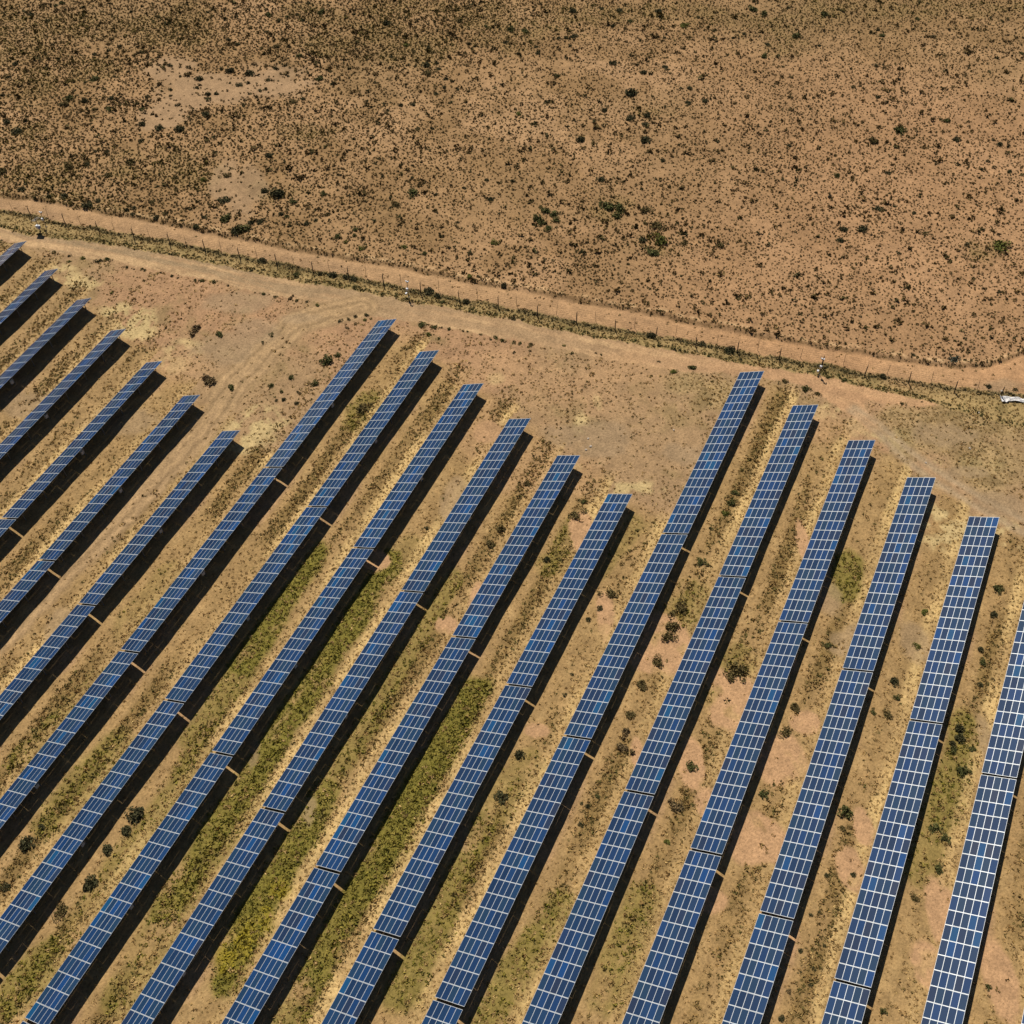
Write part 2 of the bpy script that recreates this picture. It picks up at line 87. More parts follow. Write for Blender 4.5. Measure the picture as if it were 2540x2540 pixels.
    'bush': [[78.8, 54.6, 1.3, "d", "veld"], [68.8, 25.1, 1.06, "d", "veld"], [74.4, 21.5, 0.89, "d", "veld"], [56.7, 41.0, 1.16, "d", "veld"], [57.8, 16.4, 1.38, "g", "veld"], [47.9, 16.1, 1.36, "g", "veld"], [52.0, 6.4, 1.0, "d", "veld"], [47.6, 2.9, 1.32, "g", "veld"], [45.1, -8.2, 1.21, "d", "veld"], [56.6, -1.3, 0.75, "d", "veld"], [50.9, -3.8, 0.9, "g", "veld"], [64.4, 10.6, 0.69, "d", "veld"], [60.8, 12.3, 0.6, "d", "veld"], [45.1, -13.0, 1.35, "d", "veld"], [47.0, -17.9, 1.75, "d", "veld"], [54.8, -19.5, 1.29, "d", "veld"], [56.0, -10.3, 0.74, "d", "veld"], [65.0, -10.1, 0.75, "d", "veld"], [68.7, -7.7, 1.26, "d", "veld"], [64.7, -16.0, 0.83, "d", "veld"], [63.6, -14.3, 0.99, "d", "veld"], [75.5, -12.7, 1.53, "d", "veld"], [76.4, -17.7, 1.69, "d", "veld"], [72.5, -20.0, 0.75, "d", "veld"], [70.7, -18.2, 1.0, "d", "veld"], [88.9, -2.7, 1.06, "d", "veld"], [87.8, -6.3, 0.88, "d", "veld"], [72.8, -2.0, 0.77, "d", "veld"], [68.1, -2.6, 0.59, "d", "veld"], [61.6, -4.1, 0.75, "d", "veld"], [59.1, -6.1, 0.58, "d", "veld"], [69.5, 3.5, 0.86, "o", "veld"], [71.6, 2.9, 0.86, "d", "veld"], [12.2, -7.2, 0.91, "d", "veld"], [11.9, -0.1, 1.08, "d", "veld"], [14.0, -10.2, 1.13, "d", "veld"], [13.0, -17.1, 1.34, "d", "veld"], [15.5, -26.5, 0.88, "d", "veld"], [16.8, -27.1, 0.74, "d", "veld"], [14.8, -28.6, 0.59, "d", "veld"], [16.1, -33.9, 0.88, "d", "veld"], [22.2, -47.6, 1.61, "g", "veld"], [20.8, -43.1, 0.66, "d", "veld"], [17.4, -43.5, 0.87, "d", "veld"], [27.5, -43.1, 1.33, "d", "veld"], [20.1, -52.3, 2.17, "d", "veld"], [23.9, -53.3, 1.02, "d", "veld"], [35.8, -38.5, 1.06, "o", "veld"], [32.4, -34.7, 0.91, "b", "veld"], [31.1, -16.0, 1.39, "o", "veld"], [23.4, -4.0, 1.25, "o", "veld"], [25.7, -7.2, 0.93, "d", "veld"], [24.1, -14.2, 1.07, "o", "veld"], [16.1, 9.0, 1.43, "o", "veld"], [30.5, 18.4, 1.5, "d", "veld"], [33.4, 23.5, 1.26, "d", "veld"], [15.7, -18.3, 0.9, "d", "veld"], [20.3, -29.4, 0.89, "o", "veld"], [48.4, 11.6, 1.18, "d", "veld"], [44.8, 15.6, 1.52, "o", "veld"], [50.7, 37.9, 0.79, "d", "veld"], [42.9, 32.7, 0.69, "d", "veld"], [32.1, -8.3, 0.71, "d", "veld"], [31.0, -5.6, 0.63, "d", "veld"], [17.5, -39.6, 0.51, "d", "veld"], [99.6, 11.0, 0.73, "d", "veld"], [91.2, 30.4, 0.74, "d", "veld"], [85.7, 52.1, 0.84, "g", "veld"], [87.5, 50.9, 0.94, "g", "veld"], [77.6, 48.5, 0.92, "d", "veld"], [39.5, -12.3, 0.95, "d", "veld"], [30.3, -28.5, 0.76, "o", "veld"], [114.9, -11.4, 1.11, "d", "veld"], [104.7, -5.0, 1.55, "g", "veld"], [106.2, -10.2, 1.0, "g", "veld"], [108.2, -11.9, 1.0, "d", "veld"], [111.8, -17.3, 2.19, "g", "veld"], [106.3, -15.0, 1.08, "d", "veld"], [114.6, -25.9, 0.91, "d", "veld"], [113.6, -36.7, 2.34, "d", "veld"], [91.3, -16.5, 1.4, "o", "veld"], [89.7, -24.5, 1.38, "g", "veld"], [101.9, -34.6, 1.06, "g", "veld"], [105.8, -47.5, 1.4, "b", "veld"], [103.7, -50.4, 1.04, "o", "veld"], [105.4, -55.0, 0.78, "o", "veld"], [107.4, -52.8, 0.7, "d", "veld"], [99.3, -46.3, 0.87, "d", "veld"], [98.4, -48.0, 0.6, "d", "veld"], [94.2, -48.6, 0.6, "d", "veld"], [122.7, -53.8, 1.44, "o", "veld"], [123.1, -61.8, 1.07, "g", "veld"], [113.2, -61.7, 1.05, "d", "veld"], [117.8, -70.6, 0.79, "d", "veld"], [124.1, -68.6, 2.13, "g", "veld"], [108.3, -63.2, 0.87, "o", "veld"], [99.1, -56.6, 1.37, "d", "veld"], [101.5, -58.3, 0.77, "d", "veld"], [98.6, -60.3, 0.85, "d", "veld"], [95.8, -58.9, 1.53, "o", "veld"], [94.9, -64.3, 0.84, "d", "veld"], [94.7, -66.2, 0.59, "d", "veld"], [87.8, -65.2, 0.83, "d", "veld"], [91.8, -69.3, 0.67, "d", "veld"], [91.2, -65.9, 0.75, "d", "veld"], [81.3, -39.3, 0.76, "d", "veld"], [81.9, -35.1, 1.18, "g", "veld"], [77.6, -51.4, 0.63, "d", "veld"], [79.2, -60.1, 0.82, "d", "veld"], [80.9, -62.4, 0.9, "d", "veld"], [75.9, -58.1, 0.65, "d", "veld"], [78.3, -55.9, 0.58, "d", "veld"], [86.3, -48.9, 0.67, "d", "veld"], [69.6, -34.7, 1.15, "o", "veld"], [72.1, -36.6, 0.82, "d", "veld"], [81.6, -22.2, 0.77, "d", "veld"], [83.5, -23.7, 0.51, "d", "veld"], [79.8, -27.3, 0.59, "d", "veld"], [76.0, -23.7, 0.76, "d", "veld"], [70.4, -25.0, 0.66, "d", "veld"], [71.8, -25.8, 0.75, "d", "veld"], [73.6, -71.6, 0.72, "d", "veld"], [71.6, -68.9, 0.8, "o", "veld"], [66.4, -58.1, 0.51, "d", "veld"], [61.7, -57.1, 0.51, "d", "veld"], [53.1, -47.7, 0.59, "d", "veld"], [52.2, -51.3, 0.5, "d", "veld"], [46.8, -43.1, 1.24, "d", "veld"], [46.1, -47.7, 0.54, "d", "veld"], [47.4, -61.7, 0.58, "d", "veld"], [53.2, -77.3, 0.69, "d", "veld"], [57.9, -74.8, 0.49, "d", "veld"], [50.9, -70.9, 0.53, "d", "veld"], [48.3, -80.3, 1.51, "g", "veld"], [42.9, -78.8, 1.19, "o", "veld"], [50.1, -85.1, 0.68, "d", "veld"], [54.9, -89.9, 0.6, "d", "veld"], [59.9, -93.1, 0.76, "d", "veld"], [53.4, -97.2, 0.9, "d", "veld"], [61.9, -98.8, 0.76, "d", "veld"], [39.7, -62.1, 0.9, "g", "veld"], [34.9, -49.4, 1.12, "d", "veld"], [35.1, -53.0, 1.94, "d", "veld"], [34.3, -57.5, 1.19, "g", "veld"], [29.3, -57.6, 0.81, "d", "veld"], [29.1, -59.1, 0.73, "g", "veld"], [28.8, -64.4, 0.95, "d", "veld"], [30.5, -65.5, 0.73, "d", "veld"], [27.5, -72.9, 0.87, "g", "veld"], [26.7, -75.6, 0.65, "b", "veld"], [26.3, -79.6, 0.86, "b", "veld"], [30.3, -87.9, 0.79, "b", "veld"], [29.3, -76.1, 0.65, "g", "veld"], [31.4, -75.1, 0.8, "g", "veld"], [39.2, -81.8, 0.52, "g", "veld"], [42.8, -94.1, 0.51, "d", "veld"], [40.1, -104.6, 0.94, "b", "veld"], [30.3, -92.7, 0.71, "g", "veld"], [25.2, -55.0, 1.02, "d", "veld"], [33.3, -66.7, 0.74, "o", "veld"], [54.8, -109.8, 1.31, "g", "veld"], [54.8, -112.4, 1.31, "g", "veld"], [51.5, -109.5, 1.3, "g", "veld"], [50.4, -111.1, 1.3, "g", "veld"], [49.2, -113.2, 1.16, "g", "veld"], [52.8, -113.7, 1.04, "g", "veld"], [61.9, -122.2, 1.97, "g", "veld"], [62.6, -124.7, 1.58, "g", "veld"], [59.9, -125.2, 1.31, "g", "veld"], [71.1, -116.7, 1.22, "d", "veld"], [54.1, -133.7, 1.41, "d", "veld"], [55.3, -137.0, 2.05, "b", "veld"], [51.0, -136.7, 1.52, "g", "veld"], [57.1, -141.8, 1.02, "o", "veld"], [59.8, -149.4, 1.15, "o", "veld"], [60.1, -134.4, 1.81, "o", "veld"], [64.6, -129.9, 1.32, "o", "veld"], [84.4, -126.6, 0.83, "d", "veld"], [96.5, -117.5, 1.0, "d", "veld"], [97.8, -113.7, 1.43, "d", "veld"], [100.5, -116.6, 1.29, "d", "veld"], [98.1, -106.4, 1.01, "d", "veld"], [108.1, -109.0, 2.64, "d", "veld"], [122.7, -113.0, 0.96, "d", "veld"], [118.3, -108.8, 1.2, "d", "veld"], [119.2, -100.3, 1.21, "d", "veld"], [122.9, -86.5, 0.68, "d", "veld"], [116.3, -80.3, 1.23, "d", "veld"], [114.0, -75.8, 0.98, "d", "veld"], [119.1, -78.7, 0.86, "d", "veld"], [150.2, -112.0, 0.95, "d", "veld"], [144.7, -110.3, 1.73, "b", "veld"], [147.2, -125.9, 0.93, "d", "veld"], [144.1, -124.0, 0.93, "d", "veld"], [144.7, -132.8, 0.92, "d", "veld"], [138.4, -134.2, 1.52, "g", "veld"], [144.6, -86.5, 0.96, "d", "veld"], [137.0, -92.7, 1.1, "d", "veld"], [141.0, -96.2, 1.26, "g", "veld"], [148.9, -101.3, 2.55, "d", "veld"], [144.7, -91.6, 2.88, "d", "veld"], [140.2, -79.7, 1.92, "d", "veld"], [124.8, -72.7, 1.57, "g", "veld"], [89.9, -120.1, 1.68, "d", "veld"], [83.9, -106.2, 1.4, "d", "veld"], [108.3, -89.3, 0.9, "g", "veld"], [88.4, -87.7, 0.86, "b", "veld"], [112.5, -127.5, 1.17, "d", "veld"], [109.7, -123.9, 0.87, "d", "veld"], [116.1, -122.0, 1.03, "d", "veld"], [136.7, -107.3, 0.87, "d", "veld"], [127.9, -85.7, 1.56, "d", "veld"], [126.3, -83.7, 1.09, "d", "veld"], [160.2, -124.0, 3.51, "g", "veld"], [159.1, -127.7, 2.54, "g", "veld"], [151.3, -139.0, 1.7, "g", "veld"], [144.4, -133.5, 0.92, "d", "veld"], [149.1, -145.7, 0.92, "d", "veld"], [164.9, -142.8, 2.53, "g", "veld"], [160.8, -159.3, 1.39, "g", "veld"], [163.3, -157.7, 0.93, "d", "veld"], [169.1, -146.2, 0.95, "d", "veld"], [165.2, -171.6, 0.77, "d", "veld"], [172.8, -165.8, 1.1, "g", "veld"], [166.2, -194.1, 1.05, "g", "veld"], [145.4, -161.6, 0.75, "d", "veld"], [131.6, -165.7, 0.87, "d", "veld"], [123.2, -198.8, 0.69, "d", "veld"], [123.3, -196.7, 0.96, "d", "veld"], [124.4, -194.9, 0.55, "d", "veld"], [111.2, -195.0, 0.75, "d", "veld"], [112.7, -200.8, 0.8, "d", "veld"], [115.3, -195.4, 0.6, "d", "veld"], [121.2, -187.0, 1.11, "d", "veld"], [119.4, -174.2, 1.68, "g", "veld"], [112.9, -169.0, 1.39, "o", "veld"], [102.7, -151.5, 0.84, "d", "veld"], [95.6, -165.1, 0.95, "g", "veld"], [87.3, -165.9, 0.66, "s", "veld"], [101.4, -175.7, 0.81, "d", "veld"], [87.7, -176.7, 1.05, "d", "veld"], [89.6, -179.9, 0.66, "d", "veld"], [88.5, -184.4, 0.78, "d", "veld"], [76.4, -171.9, 1.29, "d", "veld"], [78.6, -175.8, 1.29, "d", "veld"], [72.2, -172.0, 1.15, "d", "veld"], [84.1, -204.4, 2.0, "b", "veld"], [73.3, -184.6, 0.63, "d", "veld"], [127.6, -183.1, 1.13, "g", "veld"], [82.0, -197.3, 0.63, "d", "veld"], [-2.2, -24.6, 0.49, "d", "road"], [-1.7, -27.7, 0.69, "b", "road"], [-3.7, -25.7, 0.48, "b", "road"], [-1.2, -30.8, 0.62, "d", "road"], [-0.8, -31.7, 0.62, "d", "road"], [0.2, -32.7, 0.72, "g", "road"], [0.0, -38.0, 0.55, "g", "road"], [0.1, -39.7, 0.31, "d", "road"], [0.7, -41.2, 0.44, "g", "road"], [0.7, -41.9, 0.44, "g", "road"], [1.5, -45.5, 0.34, "d", "road"], [1.7, -48.2, 0.42, "d", "road"], [-2.6, -20.9, 0.61, "o", "road"], [-4.0, -7.8, 0.39, "d", "road"], [-4.5, -19.9, 0.35, "d", "road"], [1.7, -48.1, 0.42, "d", "road"], [1.7, -49.7, 0.37, "d", "road"], [2.4, -53.4, 0.56, "g", "road"], [2.9, -54.8, 0.64, "g", "road"], [3.8, -57.2, 0.64, "g", "road"], [4.2, -60.5, 0.44, "d", "road"], [5.1, -68.5, 0.6, "g", "road"], [5.2, -71.3, 0.5, "g", "road"], [6.2, -74.4, 0.67, "w", "road"], [6.2, -75.9, 0.5, "g", "road"], [6.8, -78.0, 0.4, "d", "road"], [6.7, -80.6, 0.6, "b", "road"], [13.8, -62.6, 1.14, "d", "fence"], [13.2, -71.6, 0.85, "g", "fence"], [7.4, -44.2, 0.6, "d", "fence"], [10.2, -62.3, 0.48, "d", "fence"], [15.4, -76.0, 0.77, "d", "fence"], [16.0, -78.4, 1.19, "d", "fence"], [17.0, -43.6, 0.7, "g", "veld"], [20.5, -52.6, 1.94, "g", "veld"], [16.6, -81.5, 0.85, "d", "fence"], [17.0, -83.0, 0.85, "d", "fence"], [14.6, -84.8, 0.68, "g", "fence"], [15.1, -91.1, 0.64, "g", "fence"], [19.3, -99.6, 1.26, "d", "fence"], [19.3, -101.8, 0.84, "d", "fence"], [17.9, -103.5, 0.67, "g", "fence"], [20.2, -107.8, 1.03, "d", "fence"], [15.6, -97.9, 0.4, "w", "fence"], [15.8, -93.9, 0.47, "g", "fence"], [19.6, -118.8, 0.58, "w", "fence"], [18.5, -113.9, 0.36, "g", "fence"], [6.9, -89.3, 0.56, "d", "road"], [8.1, -91.2, 0.63, "d", "road"], [6.9, -91.7, 0.53, "b", "road"], [5.6, -88.5, 0.49, "d", "road"], [4.5, -87.4, 0.56, "d", "road"], [3.4, -89.5, 0.46, "d", "road"], [5.0, -90.5, 0.49, "o", "road"], [10.7, -105.5, 0.65, "g", "road"], [10.3, -102.8, 0.98, "g", "road"], [8.2, -105.4, 0.68, "b", "road"], [8.3, -107.8, 0.49, "g", "road"], [11.0, -106.7, 0.36, "d", "road"], [11.4, -108.5, 0.57, "g", "road"], [11.8, -111.3, 0.36, "d", "road"], [12.2, -112.1, 0.33, "d", "road"], [12.6, -114.9, 0.39, "g", "road"], [13.0, -118.2, 0.58, "g", "road"], [12.9, -119.7, 0.61, "g", "road"], [12.1, -117.4, 0.36, "d", "road"], [27.2, -105.1, 0.77, "b", "veld"], [28.2, -106.5, 0.51, "d", "veld"], [27.8, -112.8, 0.93, "d", "veld"], [19.3, -119.0, 0.49, "d", "fence"], [19.8, -120.9, 0.46, "d", "fence"], [26.4, -146.1, 0.97, "d", "fence"], [24.2, -148.5, 0.51, "g", "fence"], [24.3, -151.6, 0.45, "d", "fence"], [24.5, -152.7, 0.45, "d", "fence"], [22.3, -122.7, 0.49, "d", "fence"], [23.5, -130.6, 0.57, "d", "fence"], [21.6, -136.4, 0.4, "d", "fence"], [13.4, -121.8, 0.48, "g", "road"], [13.5, -123.2, 0.48, "g", "road"], [14.1, -125.2, 0.61, "o", "road"], [10.7, -123.2, 0.45, "d", "road"], [16.6, -131.4, 0.42, "b", "road"], [15.2, -133.7, 0.51, "g", "road"], [17.2, -139.1, 0.35, "g", "road"], [17.2, -137.9, 0.35, "w", "road"], [20.0, -150.0, 0.35, "d", "road"], [18.5, -153.7, 0.6, "b", "road"], [28.3, -156.3, 0.88, "d", "fence"], [28.9, -161.7, 1.44, "d", "fence"], [25.6, -158.4, 0.48, "g", "fence"], [27.0, -164.5, 0.57, "d", "fence"], [29.4, -181.3, 0.54, "g", "fence"], [29.8, -184.4, 0.65, "g", "fence"], [21.1, -156.7, 0.79, "g", "road"], [24.7, -173.9, 0.78, "o", "road"], [24.4, -178.3, 0.93, "g", "road"], [24.1, -180.7, 0.61, "o", "road"], [43.5, -202.2, 1.25, "s", "veld"], [41.9, -195.0, 0.6, "d", "veld"], [33.5, -191.0, 0.93, "d", "fence"], [38.9, -209.7, 0.69, "d", "fence"], [27.8, -195.9, 0.58, "g", "fence"], [29.9, -199.2, 0.3, "d", "fence"], [40.2, -214.7, 0.61, "d", "fence"], [36.5, -210.3, 0.38, "d", "fence"], [18.5, -153.7, 0.64, "b", "array"], [21.0, -156.4, 0.57, "g", "array"], [-7.7, -174.2, 0.9, "g", "array"], [-10.3, -174.0, 0.77, "b", "array"], [-5.2, -174.1, 0.78, "g", "array"], [-14.4, -173.0, 0.51, "g", "array"], [-21.9, -173.8, 0.99, "g", "array"], [-18.0, -150.2, 0.65, "g", "array"], [-21.3, -150.3, 1.16, "o", "array"], [-32.0, -149.6, 0.87, "d", "array"], [-29.6, -139.4, 0.89, "o", "array"], [-32.9, -139.0, 1.01, "o", "array"], [-18.3, -139.5, 0.79, "o", "array"], [-8.8, -67.0, 0.88, "g", "array"], [-20.3, -77.6, 0.85, "g", "array"], [-4.7, -76.8, 0.61, "g", "array"], [-7.2, -76.3, 0.44, "d", "array"], [-7.9, -40.1, 0.53, "b", "array"], [-20.8, -72.8, 1.41, "w", "array"], [-9.6, -62.0, 1.32, "w", "array"], [-16.6, -84.2, 0.49, "d", "array"], [-6.7, -90.6, 1.58, "g", "array"], [-4.3, -91.7, 0.79, "g", "array"], [-13.2, -86.7, 0.71, "g", "array"], [-16.7, -84.3, 0.63, "g", "array"], [-12.9, -91.7, 0.85, "g", "array"], [-17.1, -86.9, 0.53, "g", "array"], [-18.6, -88.3, 0.63, "d", "array"], [-19.3, -87.1, 0.42, "d", "array"], [-18.6, -91.3, 0.63, "d", "array"], [-16.1, -90.0, 0.49, "d", "array"], [-14.7, -103.5, 1.52, "o", "array"], [-34.5, -127.7, 0.51, "d", "array"], [-109.7, -102.4, 1.36, "d", "array"], [-110.4, -114.3, 1.34, "d", "array"], [-111.0, -114.3, 0.92, "d", "array"], [-102.0, -114.3, 1.06, "d", "array"], [-99.2, -114.0, 1.5, "d", "array"], [-105.5, -113.6, 1.05, "d", "array"], [-106.6, -102.7, 0.64, "d", "array"], [-115.2, -113.1, 1.01, "o", "array"], [-116.0, -103.6, 0.72, "d", "array"], [-57.5, -196.3, 0.81, "g", "array"], [-52.1, -220.5, 0.95, "g", "array"], [-53.1, -222.2, 0.79, "g", "array"], [-41.9, -222.1, 0.87, "g", "array"], [-57.9, -222.3, 0.73, "g", "array"], [-57.9, -208.4, 0.64, "o", "array"], [-65.7, -208.2, 0.47, "d", "array"], [-71.1, -208.6, 0.36, "d", "array"], [-72.1, -207.6, 0.41, "d", "array"], [-63.6, -220.2, 0.72, "o", "array"], [-55.4, -208.1, 1.18, "g", "array"], [-63.9, -211.6, 0.52, "d", "array"], [-77.3, -207.7, 0.45, "d", "array"], [-75.3, -210.6, 0.35, "d", "array"], [-81.3, -210.3, 0.39, "d", "array"], [-83.2, -207.9, 0.44, "w", "array"], [-86.8, -208.0, 0.58, "d", "array"], [-80.4, -219.9, 0.58, "g", "array"], [-71.4, -232.0, 0.49, "g", "array"], [-79.0, -210.2, 0.4, "d", "array"], [-80.1, -208.5, 0.35, "d", "array"], [-30.9, -209.1, 0.92, "d", "array"], [-33.5, -210.2, 0.68, "g", "array"], [-37.5, -207.5, 0.56, "g", "array"], [-29.0, -197.7, 0.7, "g", "array"], [-16.3, -210.5, 0.71, "b", "array"], [-23.3, -210.9, 0.58, "b", "array"], [-34.8, -220.2, 0.89, "d", "array"], [-36.4, -220.8, 0.99, "d", "array"], [-37.6, -222.6, 0.66, "g", "array"], [-37.9, -219.8, 0.66, "d", "array"], [-21.9, -221.1, 0.8, "g", "array"], [-19.8, -220.4, 0.69, "d", "array"], [-26.1, -221.5, 0.57, "d", "array"], [-12.6, -220.8, 0.82, "d", "array"], [-7.1, -220.6, 0.95, "g", "array"], [-42.0, -196.5, 0.91, "o", "array"], [-46.5, -196.2, 1.01, "o", "array"], [-37.0, -209.7, 0.79, "o", "array"], [-38.8, -220.2, 0.77, "g", "array"], [-41.7, -222.4, 0.87, "g", "array"], [-31.6, -173.7, 1.21, "o", "array"], [-32.9, -172.9, 0.6, "o", "array"], [-35.6, -173.6, 1.31, "o", "array"], [-38.0, -173.8, 1.07, "o", "array"], [-43.1, -173.9, 1.05, "o", "array"], [-48.3, -173.4, 1.04, "o", "array"], [-53.6, -173.6, 0.91, "o", "array"], [-56.8, -173.9, 0.9, "w", "array"], [-59.5, -174.5, 1.11, "w", "array"], [-37.6, -161.5, 0.6, "d", "array"], [-34.0, -161.9, 1.1, "o", "array"], [-40.2, -160.8, 0.6, "d", "array"], [-54.7, -162.9, 0.46, "d", "array"], [-50.9, -162.4, 0.41, "d", "array"], [-58.0, -185.0, 0.88, "g", "array"], [-64.7, -185.4, 1.18, "w", "array"], [-68.3, -174.0, 0.49, "g", "array"], [-70.3, -172.4, 0.38, "d", "array"], [-70.5, -173.4, 0.54, "d", "array"], [-39.0, -186.0, 1.51, "o", "array"], [-40.7, -185.6, 1.27, "o", "array"], [-73.5, -173.7, 0.48, "d", "array"], [-67.2, -160.7, 0.99, "d", "array"], [-74.8, -161.4, 1.08, "d", "array"], [-70.6, -185.9, 0.53, "b", "array"]],
    'post': [[3.94, 0.45], [4.89, -8.61], [5.99, -16.98], [6.9, -25.52], [8.3, -33.7], [9.91, -41.83], [11.42, -49.83], [12.37, -58.04], [14.1, -66.09], [15.26, -74.28], [16.73, -82.16], [17.68, -90.02], [18.41, -98.28], [19.56, -106.66], [21.03, -114.76], [21.91, -123.08], [23.42, -131.09], [24.88, -138.9], [26.22, -147.0], [26.76, -155.3], [28.82, -163.17], [30.19, -171.28], [31.55, -179.44], [32.45, -187.52], [33.83, -195.78], [34.79, -204.19], [36.88, -212.32], [38.5, -220.84]],
    'thin': [[5.13, -3.23], [5.88, -12.53], [7.19, -20.36], [8.44, -28.42], [10.05, -36.44], [11.51, -44.86], [13.05, -52.78], [14.51, -60.85], [15.59, -69.4], [17.25, -77.06], [18.75, -85.05], [19.63, -92.97], [20.8, -101.16], [21.86, -109.67], [23.13, -117.95], [24.23, -126.29], [25.65, -134.37], [27.12, -142.17], [28.45, -150.44], [29.42, -158.74], [31.22, -166.63], [32.39, -174.88], [33.78, -183.09], [34.68, -191.39], [35.82, -199.64], [37.4, -208.05], [39.21, -216.31]],
    'pole': {"solar": [1.75, -13.7], "camA": [3.58, -13.75], "camB": [16.5, -96.48], "camC": [29.38, -179.53]},
    'sheet': [[36.69, -212.15], [35.52, -212.96], [35.8, -213.72], [36.33, -214.14], [37.19, -216.65], [38.5, -220.84], [39.48, -220.69], [37.89, -216.53], [37.61, -214.8], [36.7, -212.44]],
    'rocks': [[-3.96, -145.26], [-5.57, -146.43], [-6.62, -145.98], [4.31, -158.99], [21.7, -209.78], [38.54, -212.33], [31.01, -209.44], [15.15, -203.32]],
}


def zt(x, y):
    """height of the ground (gentle swells)"""
    x = np.asarray(x, float)
    y = np.asarray(y, float)
    out = np.zeros(np.broadcast(x, y).shape)
    for (a, b), k in zip(HILLC, HILLW):
        out = out + k * np.exp(-((x - a) ** 2 + (y - b) ** 2) / (2 * 36.0 * 36.0))
    return out


# ------------------------------------------------------------------ numpy noise
def vnoise(x, y, seed=0):
    xi = np.floor(x).astype(np.int64)
    yi = np.floor(y).astype(np.int64)
    fx = x - xi
    fy = y - yi
    fx = fx * fx * (3 - 2 * fx)
    fy = fy * fy * (3 - 2 * fy)

    def h(a, b):
        n = (a * 374761393 + b * 668265263 + seed * 974634777) & 0xFFFFFFFF
        n = ((n ^ (n >> 13)) * 1274126177) & 0xFFFFFFFF
        n = n ^ (n >> 16)
        return (n & 0xFFFFFF) / float(0xFFFFFF)
    return ((h(xi, yi) * (1 - fx) + h(xi + 1, yi) * fx) * (1 - fy) +
            (h(xi, yi + 1) * (1 - fx) + h(xi + 1, yi + 1) * fx) * fy)


def fbm(x, y, s, seed=0, o=4):
    a, t, n = 1.0, 0.0, 0.0
    for k in range(o):
        t = t + a * vnoise(x / s + 17.3 * k, y / s - 9.1 * k, seed + k)
        n += a
        a *= 0.55
        s *= 0.5
    return t / n


def sstep(a, b, v):
    t = np.clip((v - a) / (b - a), 0, 1)
    return t * t * (3 - 2 * t)


def lx(name, y):
    """x of a boundary line at y (lines run roughly along y)"""
    a = np.array(F[name])
    o = np.argsort(a[:, 1])
    return np.interp(y, a[o, 1], a[o, 0])


def inpoly(poly, x, y):
    r = np.zeros(x.shape, bool)
    n = len(poly)
    for i in range(n):
        x0, y0 = poly[i]
        x1, y1 = poly[(i + 1) % n]
        if y0 == y1:
            continue
        c = ((y0 > y) != (y1 > y)) & (x < (x1 - x0) * (y - y0) / (y1 - y0) + x0)
        r ^= c
    return r


def dline(pts, x, y):
    d = np.full(x.shape, 1e9)
    for (x0, y0), (x1, y1) in zip(pts[:-1], pts[1:]):
        vx, vy = x1 - x0, y1 - y0
        t = np.clip(((x - x0) * vx + (y - y0) * vy) / (vx * vx + vy * vy + 1e-9), 0, 1)
        d = np.minimum(d, np.hypot(x - x0 - t * vx, y - y0 - t * vy))
    return d


# blob ellipses lie along the view's ground axes
_r = Matrix(RCAM).col[0]
RX = np.array([_r.x, _r.y]); RX /= np.linalg.norm(RX)
RY = np.array([-RX[1], RX[0]])


def blob(name, x, y, ragged=0.55, soft=0.35):
    m = np.zeros(x.shape)
    nz = (fbm(x, y, 5.0, 31) - 0.5) * 2 * ragged
    for bx, by, a, b in F[name]:
        s = (abs(x - bx) < 2.2 * max(a, b)) & (abs(y - by) < 2.2 * max(a, b))
        if not s.any():
            continue
        u = ((x[s] - bx) * RX[0] + (y[s] - by) * RX[1]) / a
        v = ((x[s] - bx) * RY[0] + (y[s] - by) * RY[1]) / b
        d = np.sqrt(u * u + v * v) + nz[s]
        m[s] = np.maximum(m[s], 1 - sstep(1 - soft, 1 + soft, d))
    return m


OFF = {i: (0 if i < 8 else -1 if i < 14 else -2) for i in range(-3, 40)}


def rowinfo(x, y):
    """u = place across the pitch (0 low edge, 0.37 high edge); inside = row exists here"""
    r = -y / P
    i = np.floor(r).astype(int)
    u = r - i
    # the lane belongs to the row whose shadow opens it and to the next one
    top = np.where(i < 8, 0.0, np.where(i < 14, 1.0, 2.0)) * (L + G) + SKEW * i
    return i, u, top


def zones(x, y):
    wx = x + (fbm(x, y, 3.0, 5) - 0.5) * 1.6
    wy = y + (fbm(x, y, 3.0, 8) - 0.5) * 1.6
    z = {}
    ot, dk, sb = lx('outer_top', wy), lx('dark', wy), lx('strip_bot', wy)
    z['veld'] = wx > ot
    z['edge'] = np.exp(-((wx - ot - 0.3) / 0.55) ** 2)
    z['otrack'] = (wx <= ot) & (wx > dk + 0.9)
    z['strip'] = (wx <= dk + 0.9) & (wx > sb)
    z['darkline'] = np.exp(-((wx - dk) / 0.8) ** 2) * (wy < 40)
    z['iroad'] = inpoly(F['strip_bot'] + F['inner_bot'][::-1], wx, wy)
    z['site'] = (wx <= sb)
    return z, wx, wy


def lerp(c, d, m):
    m = np.clip(m, 0, 1)[..., None]
    return c * (1 - m) + np.asarray(d) * m


def green(x, y):
    m = np.zeros(x.shape)
    wb = (fbm(x * .5, y, 4.0, 91) - .5) * 3.0
    for a_, b_, k_ in F['greenseg']:
        (x0, y0), (x1, y1) = a_, b_
        s_ = (x > min(x0, x1) - 9) & (x < max(x0, x1) + 9) & (y > min(y0, y1) - 9) & (y < max(y0, y1) + 9)
        if s_.any():
            d_ = dline([a_, b_], x[s_], y[s_]) + wb[s_]
            m[s_] = np.maximum(m[s_], k_ * sstep(3.6, 2.0, d_))
    return m


